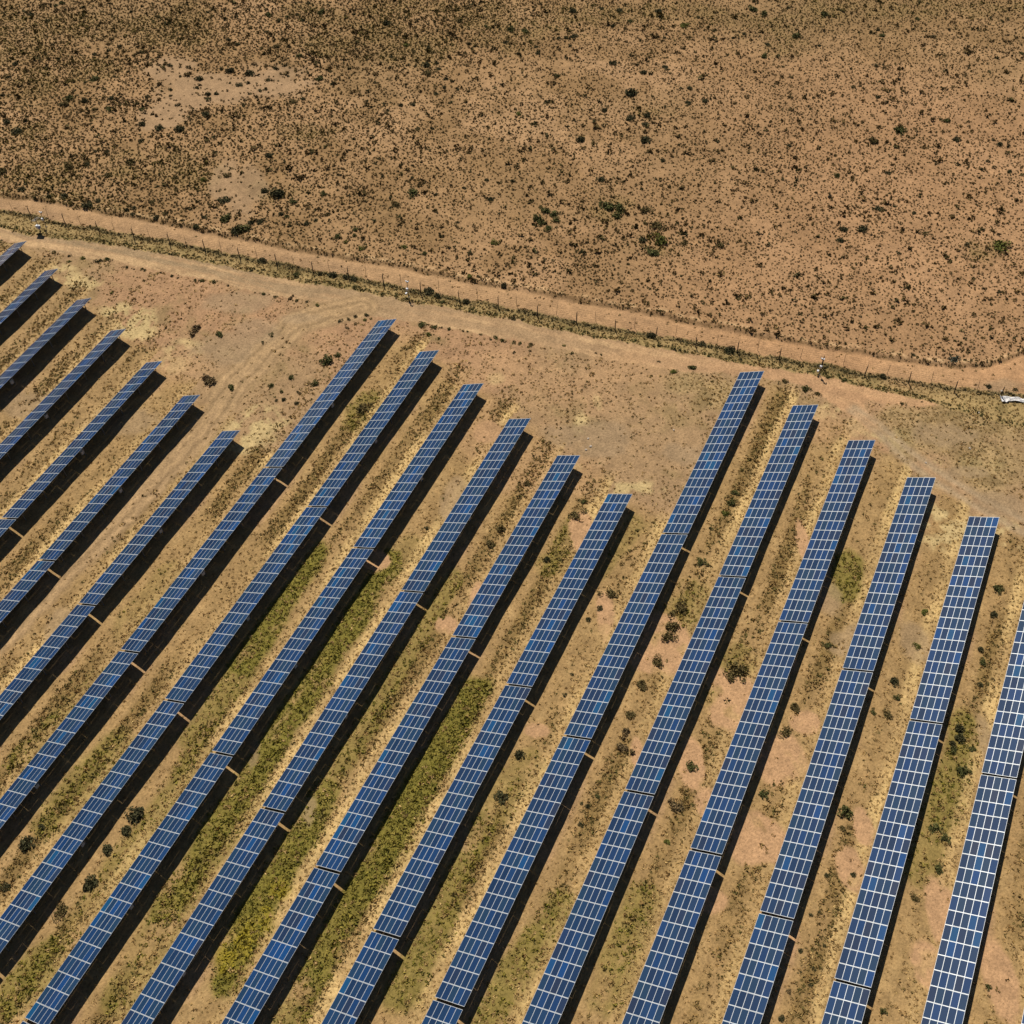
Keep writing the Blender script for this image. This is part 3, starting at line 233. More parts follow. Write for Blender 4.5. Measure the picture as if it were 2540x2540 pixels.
def ground_colour(x, y):
    z, wx, wy = zones(x, y)
    n1 = fbm(x, y, 28.0, 1)
    n2 = fbm(x, y, 9.0, 2)
    n3 = fbm(x, y, 2.6, 3)
    n4 = fbm(x * 1.0, y * 1.0, 1.1, 4, 2)
    shp = x.shape + (3,)
    veld = np.broadcast_to(np.array([0.295, 0.185, 0.092]), shp)
    c = lerp(veld, [0.335, 0.212, 0.110], sstep(.45, .7, n1))
    c = lerp(c, [0.225, 0.14, 0.064], sstep(.42, .66, n2) * .85)
    c = lerp(c, [0.20, 0.132, 0.06], sstep(.48, .72, fbm(x, y, 45., 15)) * .55)
    c = lerp(c, [0.235, 0.15, 0.07], sstep(95, 165, x + .25 * y) * .55)
    c = lerp(c, [0.35, 0.205, 0.11], sstep(.3, -.0, (x - 130) / 100.0) * sstep(-80, -180, y) * .55)
    c = lerp(c, [0.215, 0.145, 0.062], blob('olive', x, y, .9, .7) * (.25 + .75 * sstep(.35, .6, n3)) * .8)
    # site ground
    i, u, top = rowinfo(x, y + 1.2 * (n2 - .5))
    inarr = (x < top + 1.5) & (y < -P * 0.6)
    ii = np.clip(i, 0, 40)
    site = lerp(np.broadcast_to(np.array([0.335, 0.222, 0.128]), shp), [0.36, 0.22, 0.13], sstep(.4, .65, n1))
    site = lerp(site, [0.25, 0.175, 0.09], sstep(.5, .7, n3 * .5 + n2 * .5) * .8)
    lane = np.broadcast_to(np.array([0.335, 0.220, 0.106]), shp)
    nl = fbm(x * .35, y, 2.4, 77)
    weed = sstep(.60, .68, u) * sstep(.88, .80, u) * (.25 + .75 * sstep(.38, .55, fbm(x * .5, y, 16., 93)))
    lane = lerp(lane, [0.225, 0.15, 0.062], weed * sstep(.30, .58, n2 * .5 + nl * .5))
    straw = sstep(.80, .88, u + .10 * (fbm(x * .5, y, 9., 95) - .5)) * (.35 + .65 * sstep(.35, .55, fbm(x * .5, y, 20., 96)))
    lane = lerp(lane, [0.55, 0.39, 0.185], straw * (.35 + .65 * sstep(.35, .6, nl)))
    lane = lerp(lane, [0.38, 0.258, 0.128], sstep(.55, .7, n3) * .6 * (1 - weed))
    lane = lerp(lane, [0.36, 0.23, 0.135], sstep(.56, .46, u) * sstep(.5, .7, n2) * .8)
    red = sstep(-80, -30, y) * sstep(.0, 1., .6)
    lane = lerp(lane, [0.315, 0.215, 0.12], red * .6)
    s = lerp(site, lane, inarr * sstep(top + 2, top - 2, x))
    st = blob('straw', x, y, .9, .4)
    s = lerp(s, [0.46, 0.35, 0.185], st * sstep(.38, .5, n3))
    gr = green(x, y) * (1 - straw * .6) * sstep(.40, .47, u)
    s = lerp(s, [0.175, 0.150, 0.034], gr * sstep(.15, .45, nl))
    s = lerp(s, [0.27, 0.215, 0.028], blob('yellow', x, y, .7, .5) * .8)
    c = np.where(z['site'][..., None], s, c)
    rg = blob('rough', x, y, .5, .4)
    c = np.where((z['site'] & ~z['iroad'])[..., None], lerp(c, np.where((n3 > .5)[..., None], [0.22, 0.158, 0.075], [0.34, 0.245, 0.125]), rg * .75), c)
    # strip under the fence
    f = lerp(np.broadcast_to(np.array([0.335, 0.24, 0.115]), shp), [0.20, 0.15, 0.065], sstep(.45, .7, n3 * .5 + n2 * .5))
    c = np.where(z['strip'][..., None], f, c)
    # tracks
    t = lerp(np.broadcast_to(np.array([0.39, 0.247, 0.140]), shp), [0.33, 0.212, 0.125], sstep(.45, .7, n2) * .7)
    t = lerp(t, [0.42, 0.245, 0.135], sstep(-90, -200, y) * .8)
    c = np.where(z['otrack'][..., None], t, c)
    d = dline(F['bands'], x, y + 0 * x)
    ds = x - lx('strip_bot', y)              # 0 at the verge, negative to the south
    r = np.broadcast_to(np.array([0.37, 0.243, 0.143]), shp)
    stripes = fbm(ds * 1.0, y * 0.06, 1.1, 40, 3)
    r = lerp(r, [0.30, 0.212, 0.13], sstep(.5, .62, stripes) * (.3 + .7 * sstep(-130, -40, y)))
    r = lerp(r, [0.49, 0.335, 0.195], sstep(.46, .36, stripes) * .75)
    r = lerp(r, [0.44, 0.255, 0.145], sstep(-120, -190, y) * .65)
    c = np.where(z['iroad'][..., None], r, c)
    # faint wheel tracks
    for ln in F['ruts']:
        dd = dline(ln, x, y)
        c = lerp(c, [0.36, 0.27, 0.18], np.exp(-(dd / 0.8) ** 2) * .8)
    dd = dline(F['curve'], wx, wy)
    cm = sstep(4.6, 2.6, dd)
    wv = .5 + .5 * np.cos(dd * 3.4 + 2.5 * n2)
    cc = lerp(np.broadcast_to(np.array([0.355, 0.24, 0.14]), shp), [0.23, 0.155, 0.085], sstep(.55, 1, wv) * .75)
    cc = lerp(cc, [0.44, 0.30, 0.165], sstep(.35, .0, wv) * .5)
    c = lerp(c, cc, cm * z['site'] * (1 - (u > .0) * (u < .44) * inarr * .9))
    # bare patches
    pk = blob('pink', x, y, .45, .14)
    bump = sstep(.62, .75, n3)
    c = lerp(c, [0.45, 0.275, 0.160], pk * (1 - .6 * bump) * .95)
    c = lerp(c, [0.40, 0.25, 0.142], blob('pinksoft', x, y, .9, .6) * .6)
    gy = blob('grey', x, y, .7, .3)
    c = lerp(c, [0.30, 0.215, 0.138], gy * np.where(z['veld'], .38, .6))
    # grassy bank along the far edge of the outer track
    c = lerp(c, [0.17, 0.105, 0.05], z['edge'] * sstep(.35, .5, n3) * .75)
    c = lerp(c, [0.50, 0.36, 0.20], np.exp(-((wx - lx('outer_top', wy) - 1.5) / .6) ** 2) * sstep(.45, .6, n4) * .5)
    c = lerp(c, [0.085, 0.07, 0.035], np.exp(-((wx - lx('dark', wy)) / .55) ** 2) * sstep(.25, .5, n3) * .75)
    c = c * (0.80 + 0.40 * n4)[..., None] * (0.9 + 0.2 * n3)[..., None]
    far = sstep(120, 500, np.hypot(x - 20, y + 90) - 130)
    c = lerp(c, [0.24, 0.155, 0.085], far)
    c = np.where(z['veld'][..., None], c * [1.08, 1.08, 1.16], c) * [1.04, 1.0, .89]
    return np.clip(c, 0, 1)


def ground_height(x, y):
    h = zt(x, y)
    near = sstep(700, 300, np.hypot(x - 20, y + 90))
    n = (fbm(x, y, 11.0, 60, 3) - .5) * 0.55 + (fbm(x, y, 2.2, 61, 3) - .5) * 0.16
    road = inpoly(F['strip_bot'] + F['inner_bot'][::-1], x, y)
    n = np.where(road, n * .35, n)
    h = h + n * near
    e = x - lx('outer_top', y)
    h = h + 0.30 * np.exp(-((e - 1.0) / 0.8) ** 2) * near - 0.16 * np.exp(-((e + 0.4) / 0.6) ** 2) * near
    for ln in F['ruts']:
        h = h - 0.10 * np.exp(-(dline(ln, x, y) / 0.5) ** 2) * near
    return h


# ------------------------------------------------------------------ materials
def mat(name):
    m = bpy.data.materials.new(name)
    m.use_nodes = True
    n = m.node_tree.nodes
    return m, n, m.node_tree.links, n['Principled BSDF']


def plain(name, col, rough=.6, metal=0.0, var=0.0, scale=6.0):
    m, n, l, b = mat(name)
    b.inputs['Roughness'].default_value = rough
    b.inputs['Metallic'].default_value = metal
    tc = n.new('ShaderNodeTexCoord')
    nz = n.new('ShaderNodeTexNoise')
    nz.inputs['Scale'].default_value = scale
    nz.inputs['Detail'].default_value = 4
    l.new(tc.outputs['Object'], nz.inputs['Vector'])
    r = n.new('ShaderNodeMix'); r.data_type = 'RGBA'
    r.inputs[6].default_value = (*[k * (1 - var) for k in col], 1)
    r.inputs[7].default_value = (*[min(1, k * (1 + var)) for k in col], 1)
    l.new(nz.outputs['Fac'], r.inputs[0])
    l.new(r.outputs[2], b.inputs['Base Color'])
    return m


def attr_mat(name, rough=.95, fine=True, sheen=False):
    m, n, l, b = mat(name)
    b.inputs['Roughness'].default_value = rough
    b.inputs['Specular IOR Level'].default_value = 0.15
    a = n.new('ShaderNodeAttribute'); a.attribute_name = 'tint'
    if not fine:
        l.new(a.outputs['Color'], b.inputs['Base Color'])
        return m
    g = n.new('ShaderNodeNewGeometry')
    nz = n.new('ShaderNodeTexNoise'); nz.inputs['Scale'].default_value = 2.6; nz.inputs['Detail'].default_value = 6
    nz.inputs['Roughness'].default_value = .7
    l.new(g.outputs['Position'], nz.inputs['Vector'])
    cr = n.new('ShaderNodeMapRange')
    cr.inputs[1].default_value = .28; cr.inputs[2].default_value = .72
    cr.inputs[3].default_value = .62; cr.inputs[4].default_value = 1.38
    l.new(nz.outputs['Fac'], cr.inputs[0])
    mu = n.new('ShaderNodeVectorMath'); mu.operation = 'SCALE'
    l.new(a.outputs['Color'], mu.inputs[0]); l.new(cr.outputs[0], mu.inputs['Scale'])
    # litter and small stones
    vo = n.new('ShaderNodeTexVoronoi'); vo.inputs['Scale'].default_value = 2.2
    l.new(g.outputs['Position'], vo.inputs['Vector'])
    th = n.new('ShaderNodeMapRange')
    th.inputs[1].default_value = .10; th.inputs[2].default_value = .22
    th.inputs[3].default_value = .55; th.inputs[4].default_value = 1.0
    l.new(vo.outputs['Distance'], th.inputs[0])
    m2 = n.new('ShaderNodeVectorMath'); m2.operation = 'SCALE'
    l.new(mu.outputs[0], m2.inputs[0]); l.new(th.outputs[0], m2.inputs['Scale'])
    l.new(m2.outputs[0], b.inputs['Base Color'])
    bu = n.new('ShaderNodeBump'); bu.inputs['Strength'].default_value = .7; bu.inputs['Distance'].default_value = .12
    nb = n.new('ShaderNodeTexNoise'); nb.inputs['Scale'].default_value = 3.5; nb.inputs['Detail'].default_value = 5
    l.new(g.outputs['Position'], nb.inputs['Vector'])
    l.new(nb.outputs['Fac'], bu.inputs['Height'])
    l.new(bu.outputs[0], b.inputs['Normal'])
    return m


# ------------------------------------------------------------------ mesh helpers
def mesh_np(name, V, Fc, k, tint=None, material=None, link=True, smooth=False):
    """V (n,3); Fc (m,k) polygon vertex indices"""
    me = bpy.data.meshes.new(name)
    nv, nf = len(V), len(Fc)
    me.vertices.add(nv)
    me.vertices.foreach_set('co', np.ascontiguousarray(V, np.float32).ravel())
    me.loops.add(nf * k)
    me.loops.foreach_set('vertex_index', np.ascontiguousarray(Fc, np.int32).ravel())
    me.polygons.add(nf)
    me.polygons.foreach_set('loop_start', np.arange(0, nf * k, k, dtype=np.int32))
    if smooth:
        me.polygons.foreach_set('use_smooth', np.ones(nf, bool))
    me.update(calc_edges=True)
    if tint is not None:
        at = me.attributes.new('tint', 'FLOAT_COLOR', 'POINT')
        at.data.foreach_set('color', np.ascontiguousarray(np.c_[tint, np.ones(len(tint))], np.float32).ravel())
    if material:
        me.materials.append(material)
    if not link:
        return me
    o = bpy.data.objects.new(name, me)
    C.objects.link(o)
    return o


class MB:
    def __init__(s):
        s.v, s.f, s.m = [], [], []

    def box(s, c, d, rot=None, mi=0, taper=1.0):
        b = len(s.v)
        for z in (-1, 1):
            t = 1.0 if z < 0 else taper
            for x, y in ((-1, -1), (1, -1), (1, 1), (-1, 1)):
                p = Vector((x * d[0] / 2 * t, y * d[1] / 2 * t, z * d[2] / 2))
                if rot:
                    p = rot @ p
                s.v.append(p + Vector(c))
        for q in ((0, 3, 2, 1), (4, 5, 6, 7), (0, 1, 5, 4), (1, 2, 6, 5), (2, 3, 7, 6), (3, 0, 4, 7)):
            s.f.append([b + i for i in q]); s.m.append(mi)

    def tube(s, a, b, r0, r1=None, n=8, mi=0):
        r1 = r0 if r1 is None else r1
        a, b = Vector(a), Vector(b)
        ax = (b - a).normalized()
        u = ax.orthogonal().normalized(); v = ax.cross(u)
        k = len(s.v)
        for c, r in ((a, r0), (b, r1)):
            for i in range(n):
                t = 2 * math.pi * i / n
                s.v.append(c + (u * math.cos(t) + v * math.sin(t)) * r)
        for i in range(n):
            j = (i + 1) % n
            s.f.append([k + i, k + j, k + n + j, k + n + i]); s.m.append(mi)
        s.f.append([k + i for i in range(n)][::-1]); s.m.append(mi)
        s.f.append([k + n + i for i in range(n)]); s.m.append(mi)

    def mesh(s, name, mats):
        me = bpy.data.meshes.new(name)
        me.from_pydata([tuple(v) for v in s.v], [], s.f)
        for m in mats:
            me.materials.append(m)
        me.polygons.foreach_set('material_index', s.m)
        me.update()
        return me


def part(name, me, parent, loc=(0, 0, 0), rot=(0, 0, 0)):
    o = bpy.data.objects.new(name, me)
    C.objects.link(o)
    o.parent = parent
    o.location = loc
    o.rotation_euler = rot
    return o


def thing(name, label, cat, loc=(0, 0, 0), rot=(0, 0, 0), group=None, me=None):
    o = bpy.data.objects.new(name, me)
    C.objects.link(o)
    o.location = loc
    o.rotation_euler = rot
    o['label'] = label
    o['category'] = cat
    if group:
        o['group'] = group
    return o


RI = Matrix(RCAM).transposed()


def where(x, y, z=None):
    """how far across and down the photo a point of the place lies, in percent"""
    if z is None:
        z = float(zt(x, y))
    q = RI @ (Vector((x, y, z)) - CAM)
    return ((PPX + FPX * q.x / -q.z) / 25.4, (PPY - FPX * q.y / -q.z) / 25.4)


def inview(px, py, m=3.0):
    return (px > -m) & (px < 100 + m) & (py > -m) & (py < 100 + m)


def project_np(x, y, z):
    q = (np.stack([x, y, z], -1) - np.array(CAM)) @ np.array(RCAM)
    return (PPX + FPX * q[..., 0] / -q[..., 2]) / 25.4, (PPY - FPX * q[..., 1] / -q[..., 2]) / 25.4


# ------------------------------------------------------------------ ground: one sheet to the horizon
def axis(a, b, st, far):
    mid = np.arange(a, b + st, st)
    out = st * 1.18 ** np.arange(1, 60)
    out = np.cumsum(out)
    out = out[out < far]
    return np.concatenate([a - out[::-1], mid, mid[-1] + out])


gx = axis(-165, 200, 0.45, 6000)
gy = axis(-262, 85, 0.45, 6000)
GX, GY = np.meshgrid(gx, gy, indexing='ij')
GH = ground_height(GX, GY)
GC = ground_colour(GX, GY)
nx_, ny_ = GX.shape
idx = np.arange(nx_ * ny_).reshape(nx_, ny_)
quads = np.stack([idx[:-1, :-1], idx[1:, :-1], idx[1:, 1:], idx[:-1, 1:]], -1).reshape(-1, 4)
m_ground = attr_mat('sandy_ground')
ground = mesh_np('ground', np.stack([GX, GY, GH], -1).reshape(-1, 3), quads, 4, GC.reshape(-1, 3), m_ground, smooth=True)
ground['kind'] = 'structure'


def gh(x, y):
    return ground_height(np.atleast_1d(np.asarray(x, float)), np.atleast_1d(np.asarray(y, float)))


# ------------------------------------------------------------------ solar tables
m_frame = plain('aluminium_frame', (0.60, 0.63, 0.65), .42, .3, .05)
m_steel = plain('galvanised_steel', (0.22, 0.22, 0.22), .6, .5, .12)
m_box = plain('grey_enamel', (0.40, 0.40, 0.39), .5, 0, .05)
m_cell, n, l, b = mat('silicon_cells')
oi = n.new('ShaderNodeObjectInfo')
ramp = n.new('ShaderNodeValToRGB')
e = ramp.color_ramp.elements
e[0].position = 0; e[0].color = (0.0064, 0.0258, 0.0739, 1)
e[1].position = 1; e[1].color = (0.0064, 0.0694, 0.1680, 1)
for p_, c_ in ((.28, (0.0080, 0.0336, 0.0952, 1)), (.5, (0.0112, 0.0392, 0.0874, 1)), (.72, (0.0064, 0.0403, 0.1344, 1)), (.86, (0.0080, 0.0291, 0.0840, 1)), (.93, (0.0160, 0.0291, 0.0672, 1)), (.96, (0.0048, 0.0504, 0.1792, 1))):
    k_ = e.new(p_); k_.color = c_
l.new(oi.outputs['Random'], ramp.inputs[0])
tc = n.new('ShaderNodeTexCoord')
mp = n.new('ShaderNodeMapping'); mp.inputs['Scale'].default_value = (1.0, 6.2, 1.0)
l.new(tc.outputs['Object'], mp.inputs['Vector'])
wv = n.new('ShaderNodeTexNoise'); wv.inputs['Scale'].default_value = 2.5; wv.inputs['Detail'].default_value = 3
l.new(mp.outputs[0], wv.inputs['Vector'])
mr = n.new('ShaderNodeMapRange'); mr.inputs[3].default_value = .72; mr.inputs[4].default_value = 1.3
l.new(wv.outputs['Fac'], mr.inputs[0])
sc = n.new('ShaderNodeVectorMath'); sc.operation = 'SCALE'
l.new(ramp.outputs[0], sc.inputs[0]); l.new(mr.outputs[0], sc.inputs['Scale'])
l.new(sc.outputs[0], b.inputs['Base Color'])
# dust film: a weak, very rough sheen on top of the glass
b.inputs['Coat Weight'].default_value = .27
b.inputs['Coat Roughness'].default_value = .5
b.inputs['Coat IOR'].default_value = 1.5
b.inputs['Roughness'].default_value = .16
b.inputs['IOR'].default_value = 1.5
b.inputs['Specular IOR Level'].default_value = .3

NC, NR = 19, 5
MP, MW = L / NC, W / NR                      # module pitch along and up the table
ML, MH = MP - 0.02, MW - 0.006
fb, fs = 0.056, 0.032                        # frame widths (ends, sides)
mb = MB()
t = 0.04
mb.box((ML / 2 - fb / 2, 0, -t / 2), (fb, MH, t))
mb.box((-ML / 2 + fb / 2, 0, -t / 2), (fb, MH, t))
for s_ in (-1, 1):
    mb.box((0, s_ * (MH / 2 - fs / 2), -t / 2), (ML - 2 * fb, fs, t))
mb.box((0, 0, -0.012), (ML - 2 * fb, MH - 2 * fs, 0.016), mi=1)
me_module = mb.mesh('solar_module', [m_frame, m_cell])
mb = MB(); mb.box((0, 0, 0), (L - .3, .06, .09)); mb.box((0, .035, .035), (L - .3, .03, .015)); me_rail = mb.mesh('rail', [m_steel])
mb = MB(); mb.box((0, 0, 0), (.07, W - .5, .11)); me_raft = mb.mesh('rafter', [m_steel])
HL = Z0 + .45 * math.sin(TH) * 1.0
vlow, vhigh = 0.9, 4.1                        # distances up the slope of the two legs


def leg_mesh(h):
    q = MB(); q.box((0, 0, -h / 2 - .3), (.09, .12, h + .6)); q.box((0, 0, -.03), (.16, .2, .05))
    return q.mesh('leg', [m_steel])


def slope(v):
    return (-v * math.cos(TH), Z0 + v * math.sin(TH))


hl = slope(vlow)[1] - .27; hh = slope(vhigh)[1] - .27
me_ll, me_lh = leg_mesh(hl), leg_mesh(hh)
a_ = slope(vlow); b_ = slope(vhigh)
mb = MB(); mb.tube((0, a_[0], .5), (0, b_[0], b_[1] - .6), .035, n=6); me_br = mb.mesh('brace', [m_steel])
mb = MB(); mb.box((0, 0, 0), (.62, .24, .8)); mb.box((0, -.13, .0), (.56, .02, .72)); mb.box((0, -.02, .43), (.7, .34, .04)); me_jb = mb.mesh('junction_box', [m_box])

ORD = ['first', 'second', 'third', 'fourth', 'fifth', 'sixth', 'seventh', 'eighth', 'ninth', 'tenth', 'eleventh',
       'twelfth', 'thirteenth', 'fourteenth', 'fifteenth', 'sixteenth', 'seventeenth', 'eighteenth', 'nineteenth', 'twentieth']
nt_ = 0
for i in range(1, 21):
    seen = 0
    for j in range(OFF[i], 5):
        x1 = -j * (L + G) + SKEW * i + .12
        x0 = x1 - L
        y0 = -i * P
        pts = [where(a, b, float(zt(a, y0 - 2)) + hgt) for a in np.linspace(x0, x1, 9)
               for b, hgt in ((y0, Z0), (y0 - 4.45, Z0 + 2.2), (y0 - 5.8, 0))]
        if not any(inview(*q, m=1.0) for q in pts):
            continue
        seen += 1
        nt_ += 1
        zb0, zb1 = float(zt(x0, y0 - 2.2)), float(zt(x1, y0 - 2.2))
        half = 'at the upper end of' if j == OFF[i] else ORD[j - OFF[i]] + ' down in'
        lab = 'long blue solar table %s the %s panel row from the left' % (half, ORD[i - 1])
        T = thing('solar_table', lab, 'solar panels', (x0, y0, zb0), (0, -math.atan2(zb1 - zb0, x1 - x0), 0),
                  'solar tables standing in parallel rows')
        for a in range(NC):
            for c in range(NR):
                v = (c + .5) * MW
                sy, sz = slope(v)
                part('solar_module', me_module, T, ((a + .5) * MP + rng.normal(0, .004), sy, sz + rng.normal(0, .006)),
                     (-TH + rng.normal(0, .012), rng.normal(0, .006), 0))
        for v in (.55, 1.6, 3.3, 4.45):
            sy, sz = slope(v)
            part('rail', me_rail, T, (L / 2, sy, sz - .12), (-TH, 0, 0))
        for k in range(8):
            xx = 1.6 + k * (L - 3.2) / 7
            sy, sz = slope(W / 2)
            part('rafter', me_raft, T, (xx, sy - .01, sz - .22), (-TH, 0, 0))
            sy, sz = slope(vlow); part('leg', me_ll, T, (xx, sy, sz - .27))
            sy, sz = slope(vhigh); part('leg', me_lh, T, (xx, sy, sz - .27))
            part('brace', me_br, T, (xx + .06, 0, 0))
        sy, sz = slope(vhigh)
        part('junction_box', me_jb, T, (L * .42, sy - .22, 1.35))
print('tables', nt_)

# ------------------------------------------------------------------ fences
m_wood = plain('weathered_pole', (0.075, 0.05, 0.032), .9, 0, .3)
m_thin = plain('rusty_dropper', (0.13, 0.085, 0.055), .8, .2, .3)
m_wire = plain('fence_wire', (0.22, 0.2, 0.18), .5, .7, .1)


def fence(label, pts, hgt, r, m, lean, nw):
    root = thing('fence', label, 'fence', (pts[0][0], pts[0][1], float(gh(*pts[0])[0])))
    o = Vector(root.location)
    tops = []
    for (x, y) in pts:
        z = float(gh(x, y)[0])
        lx_, ly_ = random.gauss(0, lean), random.gauss(0, lean)
        q = MB()
        h = hgt * random.uniform(.94, 1.05)
        q.tube((0, 0, -.4), (lx_, ly_, h), r * random.uniform(.9, 1.15), r * .85, 7)
        # overhang bracket
        q.tube((lx_, ly_, h - .05), (lx_ + .28, ly_, h + .24), r * .5, r * .4, 5)
        part('post', q.mesh('post', [m]), root, Vector((x, y, z)) - o)
        tops.append((Vector((x, y, z)), Vector((lx_, ly_, h))))
    for k in range(nw):
        q = MB()
        f = (k + .6) / nw
        for (b0, t0), (b1, t1) in zip(tops[:-1], tops[1:]):
            q.tube(b0 + t0 * f - o, b1 + t1 * f - o, .012, n=3)
        part('wire', q.mesh('wire', [m_wire]), root)
    return root


fence('wire fence on dark leaning wooden posts beside the dirt road', F['post'], 2.75, .105, m_wood, .10, 7)
fence('faint outer fence of thin droppers set just beyond the wooden posts', F['thin'], 2.5, .04, m_thin, .12, 5)

# ------------------------------------------------------------------ camera masts
m_white = plain('white_enamel', (0.62, 0.62, 0.64), .5, 0, .03)
m_pole = plain('dark_mast', (0.10, 0.09, 0.085), .6, .4, .15)
m_lens = plain('black_glass', (0.01, 0.01, 0.012), .1, 0, 0)
m_blue = plain('blue_plastic', (0.10, 0.17, 0.42), .4, 0, .1)
m_cell1 = plain('small_panel_glass', (0.02, 0.06, 0.2), .12, 0, .15)


def mast(xy, h, label, face=200.0, low=True):
    x, y = xy
    T = thing('camera_mast', label, 'camera mast', (x, y, float(gh(x, y)[0])), (0, 0, 0), 'security camera masts along the fence')
    q = MB(); q.tube((0, 0, -.4), (0, 0, h), .07, .055, 10); q.box((0, 0, .03), (.4, .4, .08)); part('pole', q.mesh('pole', [m_pole]), T)
    q = MB(); q.box((0, 0, h - .12), (.07, .5, .07)); part('bracket', q.mesh('bracket', [m_pole]), T)
    for s_ in (-1, 1):
        q = MB(); q.box((0, 0, 0), (.4, .15, .15), mi=0); q.box((.02, 0, .1), (.48, .2, .03), mi=0)
        q.tube((-.3, 0, 0), (-.40, 0, 0), .09, .1, 8, mi=1)
        part('camera_housing', q.mesh('camera_housing', [m_white, m_lens]), T, (0, s_ * .2, h + .1), (0, math.radians(-14), math.radians(face + 25 * s_)))
    q = MB(); q.box((0, 0, 0), (.3, .4, .45)); q.box((0, 0, .25), (.36, .46, .05)); q.box((-.16, 0, 0), (.02, .34, .36))
    part('control_box', q.mesh('control_box', [m_white]), T, (-.22, 0, h * .56))
    if not low:
        return T
    q = MB(); q.box((0, 0, 0), (.4, .28, .32)); q.box((0, 0, .19), (.46, .34, .05)); q.tube((.1, 0, -.2), (.1, 0, -.5), .03, n=6)
    part('battery_box', q.mesh('battery_box', [m_white]), T, (-.2, .38, .95))
    return T


mast(F['pole']['camA'], 3.7, 'slim camera mast with a white box, right of the small solar panel mast', low=False)
mast(F['pole']['camB'], 4.0, 'white camera mast by the fence above the middle row group')
mast(F['pole']['camC'], 4.0, 'white camera mast by the fence near the right road junction')

x, y = F['pole']['solar']
T = thing('solar_mast', 'mast carrying one small tilted solar panel over a blue and white battery box', 'solar mast', (x, y, float(gh(x, y)[0])))
q = MB(); q.tube((0, 0, -.4), (0, 0, 3.1), .08, .07, 10); part('pole', q.mesh('pole', [m_pole]), T)
rot = (-SUN).to_track_quat('Z', 'Y').to_euler()
q = MB(); q.box((0, 0, 0), (1.0, 1.7, .05), mi=0); q.box((0, 0, .026), (.9, 1.6, .012), mi=1)
pn = part('small_solar_panel', q.mesh('small_solar_panel', [m_frame, m_cell1]), T, (0, 0, 3.2), (math.radians(-38), math.radians(42), math.radians(10)))
q = MB(); q.tube((0, 0, -.25), (0, 0, -.03), .05, .12, 8); part('bracket', q.mesh('bracket', [m_pole]), pn)
q = MB(); q.box((0, 0, 0), (.6, .8, .6), mi=0); q.box((0, 0, .33), (.7, .9, .06), mi=1); q.box((-.31, 0, 0), (.02, .7, .5), mi=1)
part('battery_box', q.mesh('mast_battery_box', [m_blue, m_white]), T, (-.15, 0, 1.35))

# ------------------------------------------------------------------ white sheeting and pale stones
m_sheet = plain('white_sheeting', (0.72, 0.69, 0.68), .6, 0, .08, 2.0)
poly = F['sheet']
top_ = poly[-2::-1][:0]
up = [poly[0], poly[9], poly[8], poly[7], poly[6]]
dn = [poly[1], poly[2], poly[3], poly[4], poly[5]]
V, Q = [], []
N1, N2 = 28, 7
for a in range(N1):
    f = a / (N1 - 1) * 4
    k = min(int(f), 3); f -= k
    A = Vector((*up[k], 0)).lerp(Vector((*up[k + 1], 0)), f)
    B = Vector((*dn[k], 0)).lerp(Vector((*dn[k + 1], 0)), f)
    for c in range(N2):
        p_ = A.lerp(B, c / (N2 - 1))
        V.append((p_.x, p_.y, float(gh(p_.x, p_.y)[0]) + .28 + .13 * math.sin(a * .9 + c) + .08 * math.sin(c * 2.3) + .16 * (c < 2)))
for a in range(N1 - 1):
    for c in range(N2 - 1):
        Q.append((a * N2 + c, a * N2 + c + 1, (a + 1) * N2 + c + 1, (a + 1) * N2 + c))
o = mesh_np('white_sheeting', np.array(V) - np.array(V[0]), np.array(Q), 4, None, m_sheet)
o.location = V[0]
sm = o.modifiers.new('thick', 'SOLIDIFY'); sm.thickness = .05
o['label'] = 'long strip of white sheeting lying in dry grass at the right edge'
o['category'] = 'sheeting'

m_rock = plain('pale_stone', (0.45, 0.38, 0.31), .9, 0, .2, 3.0)
for (x, y) in F['rocks']:
    import bmesh
    bm = bmesh.new()
    bmesh.ops.create_icosphere(bm, subdivisions=2, radius=1)
    r = random.uniform(.2, .36)
    for v_ in bm.verts:
        nn = 1 + random.uniform(-.22, .22)
        v_.co = Vector((v_.co.x * r * nn, v_.co.y * r * nn * .8, v_.co.z * r * .5 * nn))
    me = bpy.data.meshes.new('pale_rock'); bm.to_mesh(me); bm.free(); me.materials.append(m_rock)
    px, py = where(x, y)
    thing('pale_rock', 'small pale stone on bare ground, %.1f percent across, %.1f percent down' % (px, py), 'stone',
          (x, y, float(gh(x, y)[0]) + .05), (0, 0, random.uniform(0, 6)), 'pale stones scattered on bare ground', me)

# ------------------------------------------------------------------ plants
FOL = {'d': (0.080, 0.074, 0.032), 'g': (0.100, 0.100, 0.032), 'b': (0.150, 0.150, 0.034), 'o': (0.145, 0.108, 0.040),
       'w': (0.165, 0.115, 0.055), 's': (0.105, 0.110, 0.075)}
WORD = {'d': 'dark green', 'g': 'green', 'b': 'bright green', 'o': 'olive brown', 'w': 'dry brown', 's': 'grey green'}


